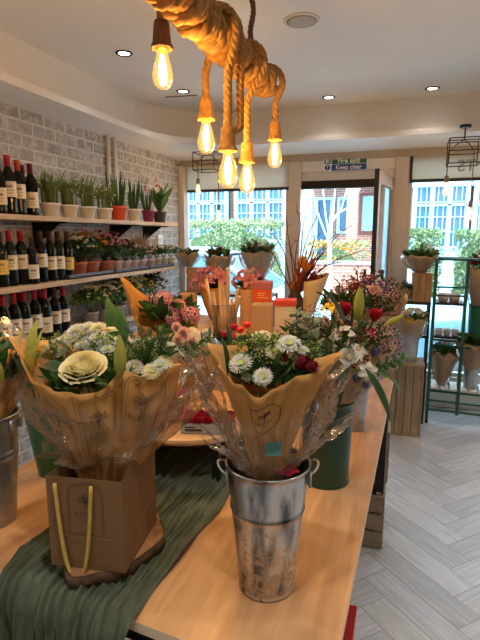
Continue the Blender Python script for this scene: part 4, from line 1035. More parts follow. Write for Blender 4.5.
# ---- green bucket behind the bag
dg = mat('green_plastic', (.004, .13, .035), .35, coat=.3)
bucket(-1.0, 1.16, TZ, .038, .082, .30, dg, 'tall dark green bucket behind the kraft bag on the left', rings=(), handle=False)
G2 = empty('wrapped_bouquet', (-1.0, 1.16, TZ+.008), 0, 'small leafy kraft wrapped bouquet in the left green bucket', 'bouquet')
stems(G2, 0, .36, .025, .05, 10, 31)
greens(G2, (0, 0, .37), .085, .05, 110, 32, [g_dark, g_lime], .06, .012)
wrapper(G2, [(0, .09, .37), (90, .09, .38), (180, .09, .37), (260, .09, .36)], .29, .06, kraft_w, cr=.004, seedv=33)
plant(G2, [('mum_cream', 62, 345, 1.15, .022), ('mum_yellow', 50, 350, 1.15, .02), ('leaf_mid', 116, 350, 1.12, .15, (-.22, .1, 1)), ('leaf', 42, 350, 1.17, .05, (0, 0, 1))], (-1.0, 1.16, 1.25))

# ---- D: dark green bucket with the mixed lily and protea bouquet
bucket(-.190, 1.385, TZ, .068, .075, .250, mat('green_bucket', (.003, .04, .018), .35, coat=.2), 'dark green straight bucket on the right side of the table', rings=(), handle=False)
Dd = empty('wrapped_bouquet', (-.190, 1.385, TZ+.008), 0, 'mixed bouquet of lilies, red proteas and thistles in the right green bucket', 'bouquet')
zd = 1.36-TZ
stems(Dd, 0, .40, .04, .08, 14, 41)
wrapper(Dd, [(0, .16, zd-.03), (30, .16, zd-.02), (90, .12, zd-.0), (150, .12, zd-.0), (195, .16, zd-.03), (240, .14, zd-.09), (275, .125, zd-.115), (310, .13, zd-.10), (340, .16, zd-.06)], .235, .06, kraft_p, cr=.005, seedv=42, c1=(.02, .01))
wrapper(Dd, [(0, .19, zd-.06), (90, .13, zd-.02), (195, .16, zd-.07), (240, .15, zd-.11), (285, .14, zd-.14), (330, .17, zd-.10)], .245, .062, cello, 'cellophane_wrap', cr=.010, seedv=43, solid=0, c1=(.02, .01))
greens(Dd, (.02, .03, zd-.05), .155, .10, 330, 44, [g_dark, g_dark, g_mid, g_grey], .045, .006)
plant(Dd, [('bud_lime', 358, 322, 1.40, .032, (.02, -.05, 1)), ('bud_lime', 382, 328, 1.40, .022, (.75, -.1, .55)), ('leaf', 346, 325, 1.42, .125, (-.5, .1, .75)), ('leaf_lime', 380, 335, 1.42, .07, (.8, 0, .7)),
           ('protea_red', 345, 316, 1.48, .036, (-.1, -.2, 1)), ('protea_red', 374, 321, 1.46, .032, (.15, -.2, 1)), ('protea_red', 368, 336, 1.40, .024), ('lily_yellow', 332, 308, 1.6, .045, (-.2, -.2, 1)),
           ('lily_white', 343, 336, 1.35, .042, (-.2, -.6, .6)), ('rose_white', 349, 358, 1.27, .026, (0, -.6, .8)), ('lily_white', 357, 352, 1.29, .032, (.2, -.6, .6)), ('lily_white', 368, 372, 1.27, .032, (.2, -.8, .4)), ('rose_white', 328, 345, 1.36, .026),
           ('thistle', 374, 352, 1.30, .024), ('thistle', 356, 378, 1.27, .022), ('thistle', 340, 382, 1.28, .018), ('thistle', 365, 385, 1.26, .016),
           ('fill_pink', 318, 322, 1.44, .062), ('fill_pink', 382, 340, 1.38, .055), ('fill_pink', 305, 335, 1.42, .055), ('fill_pink', 372, 345, 1.34, .045), ('fill_mauve', 388, 352, 1.36, .042), ('fill_pink', 330, 330, 1.4, .05), ('fill_mauve', 318, 348, 1.36, .045),
           ('euc', 314, 375, 1.24, .17, (-.05, 0, 1)), ('euc', 302, 350, 1.30, .12, (-.2, 0, 1)), ('leaf', 366, 368, 1.24, .15, (.38, -.1, -.75)), ('leaf_arch', 372, 372, 1.26, .10, (.5, -.05, -.5)), ('euc_green', 370, 372, 1.30, .10, (.7, -.2, .4)), ('fern_thin', 345, 380, 1.28, .07, (0, -.5, .6)), ('fern_thin', 330, 365, 1.3, .08, (-.3, -.4, .7)), ('leaf', 342, 385, 1.27, .06, (-.1, -.3, -.9)), ('leaf_mid', 392, 362, 1.34, .07, (.9, 0, .2)), ('fill_dark', 350, 345, 1.38, .07)], (-.17, 1.45, 1.2))

# ---- small galvanised bucket behind it
bucket(-.150, 1.815, TZ, .042, .055, .24, galv, 'small galvanised bucket behind the right green bucket', rings=(.7,), rz=R(18))
E_ = empty('wrapped_bouquet', (-.150, 1.815, TZ+.008), 0, 'pink and mauve bouquet in pale kraft paper in the small galvanised bucket', 'bouquet')
ze = 1.42-TZ
stems(E_, 0, .42, .025, .07, 10, 51)
wrapper(E_, [(0, .14, ze-.01), (20, .15, ze-.02), (60, .12, ze-.02), (120, .11, ze-.02), (195, .12, ze-.05), (260, .11, ze-.09), (320, .13, ze-.08), (345, .145, ze-.03)], .25, .045, kraft_p, cr=.005, seedv=52, c1=(.02, 0))
greens(E_, (0, .0, ze-.05), .14, .08, 200, 53, [g_dark, g_dark, g_mid], .045, .008)
plant(E_, [('fill_pink', 350, 298, 1.75, .07), ('fill_mauve', 372, 300, 1.75, .08), ('fill_pink', 386, 305, 1.72, .05), ('fill_mauve', 360, 288, 1.85, .08), ('thistle_purple', 368, 284, 1.8, .03), ('thistle_purple', 382, 292, 1.78, .028), ('protea_dark', 356, 292, 1.76, .03), ('fill_pink', 388, 294, 1.85, .06), ('leaf', 358, 284, 1.85, .07, (-.3, 0, 1)), ('leaf', 342, 290, 1.8, .06, (-.6, 0, .8)), ('rose_pink', 375, 292, 1.74, .022), ('fill_dark', 372, 292, 1.82, .09)], (-.15, 1.82, 1.2))

# ================================================================== CENTRE OF TABLE
# round riser board on black legs
rs = empty('round_riser', (-.640, 1.405, TZ), 0, 'round wooden display board on black legs over the green runner', 'display board')
MB().lathe([(.0001, .132), (.226, .132), (.232, .136), (.234, .143), (.232, .151), (.227, .154), (.0001, .154)], 64).build('board', wood_mat('riser_wood', (.46, .24, .10), (.62, .36, .16), 0, 5, .45, 8, coat=.2), rs, smooth=False)
for a in (-44, 40, 140, 225):
    x, y = .205*math.cos(R(a))+.0, .205*math.sin(R(a)); MB().box(x-.011, x+.011, y-.011, y+.011, .002, .132).build('leg', black, rs)
# red roses box in cellophane
RZ = TZ+.155
rb = empty('rose_gift_box', at(207, 424, 1.27)*0+Vector((-.525, 1.285, RZ)), R(14), 'red velvet rose gift box with a grey label strip on the round board', 'gift box')
b = MB().box(-.07, .07, -.042, .042, 0, .028); b.build('tray', mat('gift_grey', (.36, .33, .30), .5), rb, bevel=.003)
b = MB().box(-.058, -.012, -.0428, -.0424, .008, .014); b.box(-.058, -.03, -.0428, -.0424, .017, .020); b.build('printed_strip', ink, rb)
rb.scale = (1.1, 1.1, 1.1)
rm = tmpl('rose_red', FLOW['rose_red'])
for i in range(5):
    for j in range(3): inst('rose_bloom', rm, rb, aim((-.055+.0275*i, -.026+.026*j, .026), (random.uniform(-.1, .1), random.uniform(-.1, .1), 1), .017, i+j))
gb = empty('cellophane_gift', (-.655, 1.33, RZ), R(10), 'red gift sealed in a peaked clear cellophane bag on the round board', 'gift')
b = MB().box(-.035, .035, -.03, .03, 0, .05); b.build('red_box', mat('gift_red', (.50, .02, .02), .45), gb, bevel=.004)
b = MB()
def cb(u, v):
    a = u*2*PI; w = (1-v)**.8; sq = 1/max(abs(math.cos(a)), abs(math.sin(a)))
    r = .055*(w*.9+.1*v)*sq*(1+.08*noise.noise(Vector((u*9, v*5, 2)))); return (r*math.cos(a)*(1 if v < .9 else 1.3), r*math.sin(a)*.75, v*.19)
b.grid(cb, 28, 14, closeu=True); b.build('clear_bag', cello, gb, smooth=True)
b = MB()
for k in range(9): petal_grid(b, .05, .014, k*.7, .9, z0=.045, nu=3, nv=4)
b.build('red_tissue', p_red, gb, smooth=True)

# tiered riser at the back of the table
dt = empty('display_step', (-.72, 2.10, TZ), 0, 'wooden display step at the back of the table carrying candles and vases', 'display step')
SZ = 1.19
MB().box(-.42, .40, -.35, .38, SZ-TZ-.02, SZ-TZ).build('top', wood_mat('step_wood', (.42, .25, .12), (.56, .36, .19), 0, 4, .55, 9), dt, bevel=.002)
for sx in (-.41, .39): MB().box(sx-.01, sx+.01, -.34, .37, 0, SZ-TZ-.02).build('side_panel', MATS['step_wood'], dt)
MB().box(-.40, .38, -.34, -.325, 0, SZ-TZ-.02).build('front_panel', MATS['step_wood'], dt)

# glass jar with wooden sticks
jg = clear('jar_glass', (.97, .98, .98), .08, .02)
jr = empty('glass_jar', (-.70, 1.90, SZ), 0, 'clear glass jar with a dark base holding long wooden sticks', 'jar')
MB().lathe([(.0001, .012), (.048, .012), (.050, 0), (.0001, 0)][::-1], 28).build('dark_base', black, jr)
MB().shell([(.047, .012), (.050, .06), (.056, .15), (.058, .153), (.054, .15), (.047, .06), (.044, .016), (.0001, .014)], 32).build('glass_body', jg, jr, smooth=True)
stickm = wood_mat('stick_wood', (.48, .30, .20), (.80, .62, .48), 2, 6, .7, 9)
for i, (px, py, dx) in enumerate(((205, 279, -.03), (219, 283, -.01), (228, 276, 0), (230, 268, .012), (237, 289, .02), (214, 292, -.02), (222, 287, 0), (241, 296, .025), (211, 300, -.025), (233, 298, .02))):
    tip = at(px, py, 1.9)
    bx = -.70+dx*.9; by = 1.90+random.uniform(-.02, .02)
    tp = Vector((tip.x, 1.9+random.uniform(-.035, .035), tip.z))
    bsq = Vector((bx, by, SZ+.016)); b = MB(); d = (tp-bsq); n_ = 5
    b.tube([bsq+d*k/n_ for k in range(n_+1)], [.0075*random.uniform(.8, 1.15) for _ in range(n_+1)], 5)
    o = b.build('wooden_stick', stickm)
    tag(o, ('long pale wooden stick leaning out of the glass jar, tip %s' % ('farthest left', 'left of the centre', 'at the centre', 'highest of all', 'right of the centre', 'low on the left', 'low at the centre', 'farthest right', 'lowest on the left', 'low on the right')[i]), 'wooden stick', 'wooden sticks in the glass jar')

def bowl(px, y, z, r, h, lb):
    lo = at(px, 330, y).x
    o = empty('small_bowl', (lo, y, z), 0, lb, 'bowl')
    MB().shell([(.0001, .002), (r*.7, 0), (r*.95, h*.4), (r, h), (r*.96, h), (r*.88, h*.45), (r*.6, .006), (.0001, .006)], 28).build('bowl_body', black, o, smooth=True)
    MB().lathe([(r*.9, h*.7), (.0001, h*.75)], 20).build('wax', mat('dark_wax', (.03, .03, .03), .3), o)
    return o
bowl(267, 1.86, SZ, .038, .035, 'small black bowl right of the red flowers, left of a pair')
bowl(289, 1.85, SZ, .045, .042, 'wider black bowl beside the white topped candle')
bowl(213, 1.80, SZ, .04, .035, 'small black bowl below the jar of sticks')
# posy of small red flowers
ps = empty('red_posy', (at(232, 330, 1.80).x, 1.80, SZ), 0, 'cluster of small red flowers with leaves in front of the jar', 'flowers')
rbm = rose_mesh([p_red]); sb = mat('berry_red', (.75, .03, .02), .35)
for i, (px, py, m_) in enumerate(((205, 337, 0), (232, 336, 1), (240, 330, 1), (225, 334, 0), (247, 325, 1), (234, 327, 0))):
    p = at(px, py, 1.78)-Vector(ps.location); p.z = max(p.z, .02)
    b = MB().blob((0, 0, 0), .016, 1, 1, .85, seg=12, rings=8)
    for k in range(5): petal_grid(b, .018, .008, k*1.26, .5, nu=2, nv=3, r0=.2)
    b.build('bloom', [p_red, sb][m_], ps, smooth=True, M=Matrix.Translation(p))
greens(ps, (0, 0, .012), .06, .01, 26, 61, g_mid, .04, .012)

# candles
def candle(px0, px1, pyb, pyt, y, m, lb, cap=None, glass=None, z=SZ, sq=False):
    c = at((px0+px1)/2, pyb, y); r = abs(at(px1, pyb, y).x-at(px0, pyb, y).x)/2*.97; h = at(px0, pyt, y).z-z
    o = empty('pillar_candle', (c.x, y, z), R(10) if sq else 0, lb, 'candle')
    if sq: MB().box(-r, r, -r, r, 0, h).build('wax', m, o, bevel=.004)
    else: MB().lathe([(.0001, 0), (r*.98, 0), (r, .004), (r, h-.004), (r*.97, h), (r*.8, h), (r*.7, h-.006), (.0001, h-.006)], 28).build('wax', m, o, smooth=False, bevel=0)
    MB().tube([(0, 0, h-.008), (.001, 0, h+.010)], .0012, 5).build('wick', ink, o)
    if cap:
        if sq: MB().box(-r-.003, r+.003, -r-.003, r+.003, h-.018, h+.006).build('cap', cap, o, bevel=.002)
        else: MB().lathe([(.0001, h-.0), (r+.003, h-.02), (r+.004, h-.018), (r+.004, h+.006), (.0001, h+.006)], 28).build('cap', cap, o)
    return o
wx = mat('wax_peach', (.72, .42, .22), .5, trans=.3); ww = mat('wax_cream', (.78, .66, .52), .5, trans=.2); wa = mat('wax_tan', (.50, .34, .22), .5, trans=.1); wp = mat('wax_mauve', (.40, .12, .16), .5); wo = mat('wax_orange', (.72, .10, .02), .45, emit=0)
candle(180, 197, 322, 293, 2.25, wx, 'peach pillar candle left of the jar of sticks')
candle(252, 272, 330, 303, 2.05, wa, 'square tan candle below the orange box', sq=True)
candle(275, 295, 333, 300, 1.98, ww, 'cream square candle with a red top', cap=mat('red_cap', (.62, .06, .03), .45), sq=True)
candle(240, 252, 330, 290, 2.12, wx, 'slim peach candle behind the sticks')
# orange box with mauve lid stands on a wooden block
bk = empty('wooden_block', (at(263, 320, 2.28).x, 2.28, SZ), R(10), 'brown wooden block raising the orange box', 'block')
zt = at(263, 301, 2.28).z
MB().box(-.065, .065, -.05, .05, 0, zt-SZ).build('block_body', wood_mat('block_wood', (.26, .13, .07), (.38, .20, .11), 2, 6, .6, 9), bk, bevel=.003)
ob = empty('orange_box', (at(262, 301, 2.26).x, 2.27, zt), R(10), 'orange box with a mauve lid on the wooden block', 'box')
MB().box(-.045, .045, -.04, .04, 0, .062).build('box_body', wo, ob, bevel=.003)
MB().box(-.048, .048, -.043, .043, .062, .098).build('lid', wp, ob, bevel=.003)
MB().box(-.02, .03, -.0408, -.040, .02, .024).box(-.02, .01, -.0408, -.040, .032, .035).box(-.02, .02, -.0408, -.040, .042, .045).build('printed_lines', mat('label_cream2', (.8, .6, .4), .7), ob)

# vase with dark twisting branches and orange leaves
vs_ = empty('branch_vase', (at(296, 300, 2.42).x, 2.40, SZ), 0, 'dark vase of tall twisting branches with orange leaves', 'vase')
MB().shell([(.0001, .002), (.035, 0), (.05, .05), (.045, .11), (.026, .15), (.030, .165), (.025, .16), (.02, .14), (.0001, .13)], 28).build('vase_body', mat('vase_dark', (.05, .03, .03), .3), vs_, smooth=True)
brm = mat('twig_purple', (.12, .035, .045), .7); rnd = random.Random(9)
tips = [(300, 205), (322, 232), (338, 235), (352, 225), (285, 215), (270, 225), (318, 210), (330, 250), (310, 188), (255, 240), (345, 262), (292, 240), (366, 250)]
for i, (tx, ty) in enumerate(tips):
    b = MB(); tp = at(tx, ty, 2.4+rnd.uniform(-.12, .12))-Vector(vs_.location); p0 = Vector((rnd.uniform(-.01, .01), rnd.uniform(-.01, .01), .13)); n = 14; pts = []
    ph = rnd.random()*6; side = Vector((rnd.uniform(-1, 1), rnd.uniform(-1, 1), 0)).normalized()
    for k in range(n+1):
        t = k/n; pts.append(p0+(tp-p0)*t+side*.016*math.sin(t*9+ph)*t+Vector((0, 0, .05*math.sin(PI*t))))
    b.tube(pts, [.0042*(1-.65*k/n) for k in range(n+1)], 5)
    for k in (5, 7, 9, 11, 12):
        d = Vector((rnd.uniform(-1, 1), rnd.uniform(-1, 1), rnd.uniform(.2, 1))).normalized()*rnd.uniform(.03, .07); q = pts[k]
        b.tube([q, q+d*.5+side*.006, q+d], [.0014, .001, .0005], 4)
    b.build('branch', brm, vs_, smooth=True)
b = MB()
for k in range(46):
    a = rnd.random()*6.28; t = rnd.uniform(.0, 1); c = Vector((-.02+t*.09+rnd.uniform(-.025, .025), rnd.uniform(-.03, .03), .15+.17*t*rnd.uniform(.6, 1.1))); d = Vector((rnd.uniform(-.4, .7), rnd.uniform(-.5, .5), 1)).normalized()*.05
    b.blade(c, c+d, .012, n=4, mi=rnd.randrange(2))
b.build('orange_leaves', [p_orange, mat('leaf_rust', (.28, .05, .02), .6, trans=.2)], vs_, smooth=True)['kind'] = 'stuff'
b = MB()
for k in range(18):
    a = rnd.random()*6.28; tp = at(330+rnd.uniform(-14, 10), 243+rnd.uniform(-20, 25), 2.4)-Vector(vs_.location); b.blade((.01, 0, .14), tp*rnd.uniform(.7, 1), .004, n=4)
b.build('purple_plumes', mat('plume', (.16, .02, .06), .7), vs_, smooth=True)

# cone of cream paper (single wrapped bunch) behind
def cone_bouquet(px, pyb, pyt, y, r, label, m=kraft_p, items=(), z0=None, tilt=0, seedv=1, gm=g_dark, hang=.02):
    pb = at(px, pyb, y); pt = at(px, pyt, y); zb = pb.z if z0 is None else z0
    o = empty('wrapped_bouquet', (pb.x, y, zb), 0, label, 'bouquet')
    h = pt.z-zb
    wrapper(o, [(a, r*(1+.12*math.sin(a*.7+seedv)), h*(.86+.10*math.sin(a*.05+seedv))) for a in range(0, 360, 30)], 0.0, r*.22, m, cr=.004, seg=48, nt=8, seedv=seedv)
    stems(o, .0, h*.7, r*.15, r*.5, 7, seedv)
    greens(o, (0, 0, h*.9), r*.85, h*.25, 80, seedv, gm, r*.55, r*.12)
    for (kind, dx, dy, dz, s) in items:
        me = tmpl(kind, FLOW[kind]); n = Vector((dx, dy, .6)); q = inst(PART[kind.split('_')[0]], me, o, aim((dx*r, dy*r, h*(.93+dz)), n, s))
        if kind.startswith('fill'): q['kind'] = 'stuff'
    return o
cn = empty('cream_paper_cone', at(306, 306, 2.62), 0, 'cream paper cone with dark tips behind the lily bouquet', 'paper cone')
cn.location.z = SZ; cn.location.y = 2.40; cn.location.x = at(306, 306, 2.4).x
b = MB()
def cf(u, v):
    a = u*2*PI; r = .012+.05*v**.8; z = .23*v+.02*math.cos(a-.5)*v; return (r*math.cos(a)+.05*v, r*math.sin(a), z)
b.grid(cf, 32, 8, closeu=True); b.build('paper', kraft_w, cn, smooth=True, solid=.001)
b = MB()
for k in range(14): b.blade((.05, 0, .17), (.05+random.uniform(-.04, .05), random.uniform(-.03, .03), .245+random.uniform(0, .01)), .012, n=3)
b.build('dark_tips', [p_dred], cn)

# ---- bouquets standing on the back part of the table
FB = [
 ('hyd', -.925, 1.66, 'pink hydrangea bunch in peaked kraft paper left of the candles'),
]
H = empty('wrapped_bouquet', (at(170, 335, 1.70).x-.02, 1.74, TZ), 0, 'pink hydrangea bouquet in peaked kraft paper left of the candles', 'bouquet')
zh = at(170, 306, 1.72).z-TZ
stems(H, 0, zh-.02, .02, .08, 9, 71)
wrapper(H, [(0, .11, zh-.07), (90, .13, zh), (150, .13, zh+.01), (180, .15, zh+.06), (195, .19, zh+.11), (210, .145, zh+.02), (240, .12, zh-.07), (290, .11, zh-.10), (340, .12, zh-.08)], .12, .04, kraft, cr=.004, seedv=72)
greens(H, (0, 0, zh-.03), .11, .09, 170, 73, [g_dark, g_mid], .055, .013)
plant(H, [('hyd_pink', 163, 299, 1.72, .036), ('hyd_pink', 178, 308, 1.70, .038), ('hyd_pink', 191, 315, 1.70, .036), ('hyd_pink', 173, 318, 1.66, .028), ('hyd_pink', 152, 300, 1.78, .026), ('euc_green', 165, 335, 1.62, .08), ('leaf', 152, 322, 1.64, .06), ('leaf_mid', 186, 330, 1.64, .06, (.4, -.3, .6))], (H.location.x, 1.74, 1.1))
# blush flowers and ivy just behind the big bouquet
IZ = TZ+.155
I_ = empty('wrapped_bouquet', (-.76, 1.50, IZ), 0, 'blush roses with ivy leaves in pale paper between the bag and the jar', 'bouquet')
zi = at(185, 345, 1.45).z-IZ
stems(I_, 0, zi-.02, .02, .06, 8, 81)
wrapper(I_, [(0, .13, zi+.02), (60, .1, zi+.03), (120, .1, zi), (200, .12, zi-.01), (270, .10, zi-.05), (330, .11, zi-.01)], .03, .03, kraft_w, cr=.004, seedv=82)
greens(I_, (0, 0, zi-.04), .09, .06, 90, 83, [g_dark, g_mid], .05, .014)
plant(I_, [('rose_pink', 183, 334, 1.40, .021), ('rose_pink', 191, 343, 1.37, .018), ('rose_pink', 176, 328, 1.43, .017), ('rose_white', 206, 335, 1.42, .018), ('rose_pink', 178, 341, 1.38, .02), ('leaf_broad', 205, 356, 1.34, .05, (.6, -.4, .5)), ('leaf_broad', 198, 352, 1.36, .045, (-.3, -.5, .7)), ('leaf_broad', 214, 350, 1.38, .04, (.5, 0, .7)), ('fill_white', 175, 350, 1.36, .03)], (-.80, 1.48, 1.2))

def tall_back(px, y, pyt, pyb, r, label, items, seedv, m=kraft, zb=None, gm=g_dark):
    return cone_bouquet(px, pyb, pyt, y, r, label, m, items, zb, seedv=seedv, gm=gm)
tall_back(214, 2.36, 279, 315, .085, 'kraft wrapped bouquet of pink lilies behind the jar of sticks', [('lily_pink', -.9, -.4, .08, .075), ('lily_pink', -.2, -.7, .02, .06), ('lily_pink', .5, -.3, .10, .07), ('lily_pink', -.5, .3, .2, .06), ('lily_pink', 0, 0, .25, .06), ('bud_cream', .1, .2, .1, .02)], 91, zb=SZ)
tall_back(249, 2.44, 279, 315, .075, 'kraft wrapped pink lilies left of the orange box', [('lily_pink', -.6, -.3, .10, .07), ('lily_pink', .2, -.6, .05, .06), ('lily_pink', .5, .2, .16, .065), ('lily_white', -.2, .4, .2, .04)], 92, zb=SZ)

# ================================================================== FAR DISPLAY
SHZ = 1.07
def black_rack(x0, x1, y0, y1, zs, label):
    o = empty('display_rack', ((x0+x1)/2, (y0+y1)/2, 0), 0, label, 'display rack')
    hx, hy = (x1-x0)/2, (y1-y0)/2
    for z in zs: MB().box(-hx, hx, -hy, hy, z-.022, z).build('shelf_board', blackp, o, bevel=.002)
    for sx in (-1, 1):
        for sy in (-1, 1): MB().box(sx*(hx-.012)-.01, sx*(hx-.012)+.01, sy*(hy-.012)-.01, sy*(hy-.012)+.01, 0, max(zs)-.022).build('leg', black, o)
    return o
black_rack(-2.10, -1.16, 4.38, 4.68, (SHZ, .55), 'black display rack under the left window')
def kraft_box(x, y, z, w, h, label, m=None):
    o = empty('wooden_stand', (x, y, z), R(4), label, 'wooden stand')
    m = m or wood_mat('stand_wood', (.30, .17, .08), (.46, .28, .14), 2, 5, .6, 9)
    for k in range(3): MB().box(-w/2+k*w/3, -w/2+(k+1)*w/3-.003, -w/2, w/2, 0, h).build('board', m, o, bevel=.002)
    return o
def wrapped_small(px, pyt, pyb, y, r, label, items, seedv, zb):
    p = at(px, pyb, y); o = empty('wrapped_bouquet', (p.x, y, zb), 0, label, 'bouquet')
    h = at(px, pyt, y).z-zb
    wrapper(o, [(a, r*(1+.15*math.sin(a*.09+seedv)), h*.82+.02*math.sin(a*.12+seedv)) for a in range(0, 360, 30)], 0, r*.3, kraft_p, cr=.005, seg=48, nt=8, seedv=seedv, pw=.9)
    stems(o, 0, h*.7, r*.2, r*.5, 7, seedv)
    greens(o, (0, 0, h*.88), r*.9, h*.2, 90, seedv, [g_dark, g_mid], r*.5, r*.12)
    wrapper(o, [(a, r*1.2*(1+.1*math.sin(a*.08+seedv)), h*.7+.03*math.sin(a*.15+seedv)) for a in range(0, 360, 30)], 0, r*.33, cello2, 'cellophane_wrap', cr=.008, seg=40, nt=8, seedv=seedv+3, solid=0)
    for (kind, dx, dy, dz, s) in items:
        q = inst(PART[kind.split('_')[0]], tmpl(kind, FLOW[kind]), o, aim((dx*r, dy*r, h*(.9+dz)), (dx, dy, .6), s))
        if kind.startswith('fill'): q['kind'] = 'stuff'
    return o
kraft_box(-1.945, 4.5, SHZ, .17, .245, 'wooden stand at the left end of the black rack')
wrapped_small(188, 250, 270, 4.5, .11, 'kraft wrapped bouquet on the wooden stand beside the left wall', [('rose_pink', 0, -.3, .05, .03), ('leaf_mid', .3, 0, .05, .06)], 101, SHZ+.247)
kraft_box(-1.69, 4.5, SHZ, .14, .12, 'low wooden block on the black rack below the dark red bouquet')
wrapped_small(219, 250, 285, 4.5, .13, 'kraft wrapped dark red bouquet in the middle of the left window', [('rose_red', -.3, -.4, 0, .035), ('protea_dark', .2, -.4, .05, .04), ('fill_dark', 0, 0, .05, .08), ('rose_pink', .5, .1, .03, .03)], 102, SHZ+.122)
kraft_box(-1.30, 4.5, SHZ, .14, .14, 'low wooden block at the right end of the black rack')
wrapped_small(258, 246, 280, 4.5, .16, 'widest wrapped bouquet in the left window with pale green foliage', [('fill_mauve', 0, 0, .08, .10), ('fill_dark', -.4, 0, .03, .09), ('fill_white', .5, .1, .06, .08), ('thistle_purple', .1, -.5, .05, .04), ('euc', -.4, 0, 0, .14)], 103, SHZ+.142)

# right side: crate with small bucket, black rack, wooden stand and bouquet
wc = empty('wooden_plinth', (.058, 4.17, 0), R(2), 'upright plank plinth on the floor beyond the table end', 'plinth')
for k in range(4):
    a = -.125+k*.0625
    MB().box(a, a+.0585, -.13, -.115, 0, .59).build('plank', oldw_v, wc, bevel=.002)
for k in range(4):
    a = -.13+k*.065
    MB().box(.125, .138, a, a+.061, 0, .59).build('plank', oldw_v, wc, bevel=.002); MB().box(-.138, -.125, a, a+.061, 0, .59).build('plank', oldw_v, wc, bevel=.002)
MB().box(-.125, .125, .115, .13, 0, .59).build('plank', oldw_v, wc)
MB().box(-.14, .14, -.132, .132, .59, .61).build('top', wood_mat('plinth_top', (.34, .24, .16), (.48, .36, .25), 0, 5, .7, 9), wc, bevel=.003)
bucket(.075, 4.15, .61, .065, .08, .24, galv, 'galvanised bucket on the plank plinth', rings=(.7,), handle=True)
Y_ = wrapped_small(410, 313, 350, 4.12, .13, 'white and yellow bouquet in white paper in the plinth bucket', [('rose_white', -.2, -.5, .05, .045), ('rose_white', .4, -.3, .1, .045), ('mum_yellow', -.1, -.8, -.12, .04), ('mum_yellow', -.5, -.4, -.05, .03), ('leaf_broad', -.8, 0, -.3, .14), ('rose_white', 0, .1, .12, .04), ('leaf', .6, 0, 0, .08)], 111, .75)
Y_.location.x = .075; Y_.location.y = 4.15
black_rack(-.01, .235, 4.36, 4.60, (SHZ, .785, ), 'black two shelf rack between the door and the green trolley')
kraft_box(.155, 4.47, SHZ, .155, .24, 'wooden stand on the black rack right of the door')
wrapped_small(420, 252, 276, 4.47, .14, 'kraft wrapped pink and green bouquet on the wooden stand right of the door', [('fill_pink', .5, 0, .12, .07), ('fill_lime', 0, -.2, .12, .06), ('leaf_mid', 0, 0, .1, .08), ('lily_pink', .6, -.2, .1, .04)], 112, SHZ+.243)
for i, px in enumerate((441, 452)):
    o = bowl(px, 4.47, SHZ, .045, .07, 'x'); o['label'] = 'small pale pot on the upper black trolley board, %s' % ('the one nearer the wooden stand' if i == 0 else 'right hand one'); o['category'] = 'pot'
    for c in bpy.data.objects:
        if c.parent == o: c.data.materials[0] = potpk if c.name.startswith('bowl') else soil
for i, px in enumerate((438, 446, 454)):
    p = at(px, 343, 4.47)
    o = empty('small_pot', (p.x, 4.47, .785), 0, 'small white pot on the lower black trolley board, %s of three' % ('left', 'middle', 'right')[i], 'pot', 'white pots on the lower black shelf')
    inst('pot', pot_mesh(.03, .05, mat('plastic_white', (.85, .85, .85), .4)), o); MB().lathe([(.026, .045), (.0001, .046)], 12).build('soil', soil, o)
for i, (px, y) in enumerate(((404, 4.46),)):
    wrapped_small(px, 285, 310, y, .09, 'small kraft wrapped bunch at the left end of the right rack', [('fill_dark', 0, 0, .1, .05)], 113, SHZ)

# green trolley
gm_ = mat('trolley_green', (.004, .10, .045), .35, coat=.3)
X0, X1, Y0, Y1 = .26, 1.12, 4.40, 4.74
tr = empty('flower_trolley', (X0, Y0, 0), R(-3), 'green metal flower trolley on castors in front of the right window', 'trolley')
wd, dp = X1-X0, .26
def gbar(a, c, r=.011, nm='rail'): return MB().tube([a, c], r, 8).build(nm, gm_, tr, smooth=True)
for (x, y) in ((0, 0), (wd, 0), (0, dp), (wd, dp), (.25, dp)):
    MB().box(x-.013, x+.013, y-.013, y+.013, .10, 1.44).build('post', gm_, tr, bevel=.003)
MB().box(.24-.013, .24+.013, -.0, .026, .10, 1.44).build('post', gm_, tr, bevel=.003)
for z in (.13, .70, 1.43): gbar((0, 0, z), (wd, 0, z)); gbar((0, dp, z), (wd, dp, z)); gbar((0, 0, z), (0, dp, z)); gbar((wd, 0, z), (wd, dp, z))
for z in (1.20, 1.13): gbar((0, 0, z), (.24, .01, z), .008)
for z in (.30,): gbar((0, 0, z), (wd, 0, z)); gbar((0, dp, z), (wd, dp, z))
for zb_ in (SHZ, .785): MB().box(.014, .228, .002, dp-.002, zb_-.022, zb_).build('shelf_board', blackp, tr, bevel=.002)
for k in range(11): MB().box(.02+k*.077, .075+k*.077, .0, dp, .315, .327).build('shelf_slat', mat('slat_white', (.72, .70, .66), .6), tr, bevel=.001)
for (x, y) in ((0, 0), (wd, 0), (0, dp), (wd, dp)):
    c_ = MB().tube([(x, y, .10), (x, y, .055)], .010, 8); c_.lathe([(.0001, -.012), (.032, -.012), (.034, 0), (.032, .012), (.0001, .012)], 20, M=Matrix.Translation((x, y, .034)) @ Matrix.Rotation(PI/2, 4, 'Y')); c_.build('castor', blackp, tr, smooth=True)
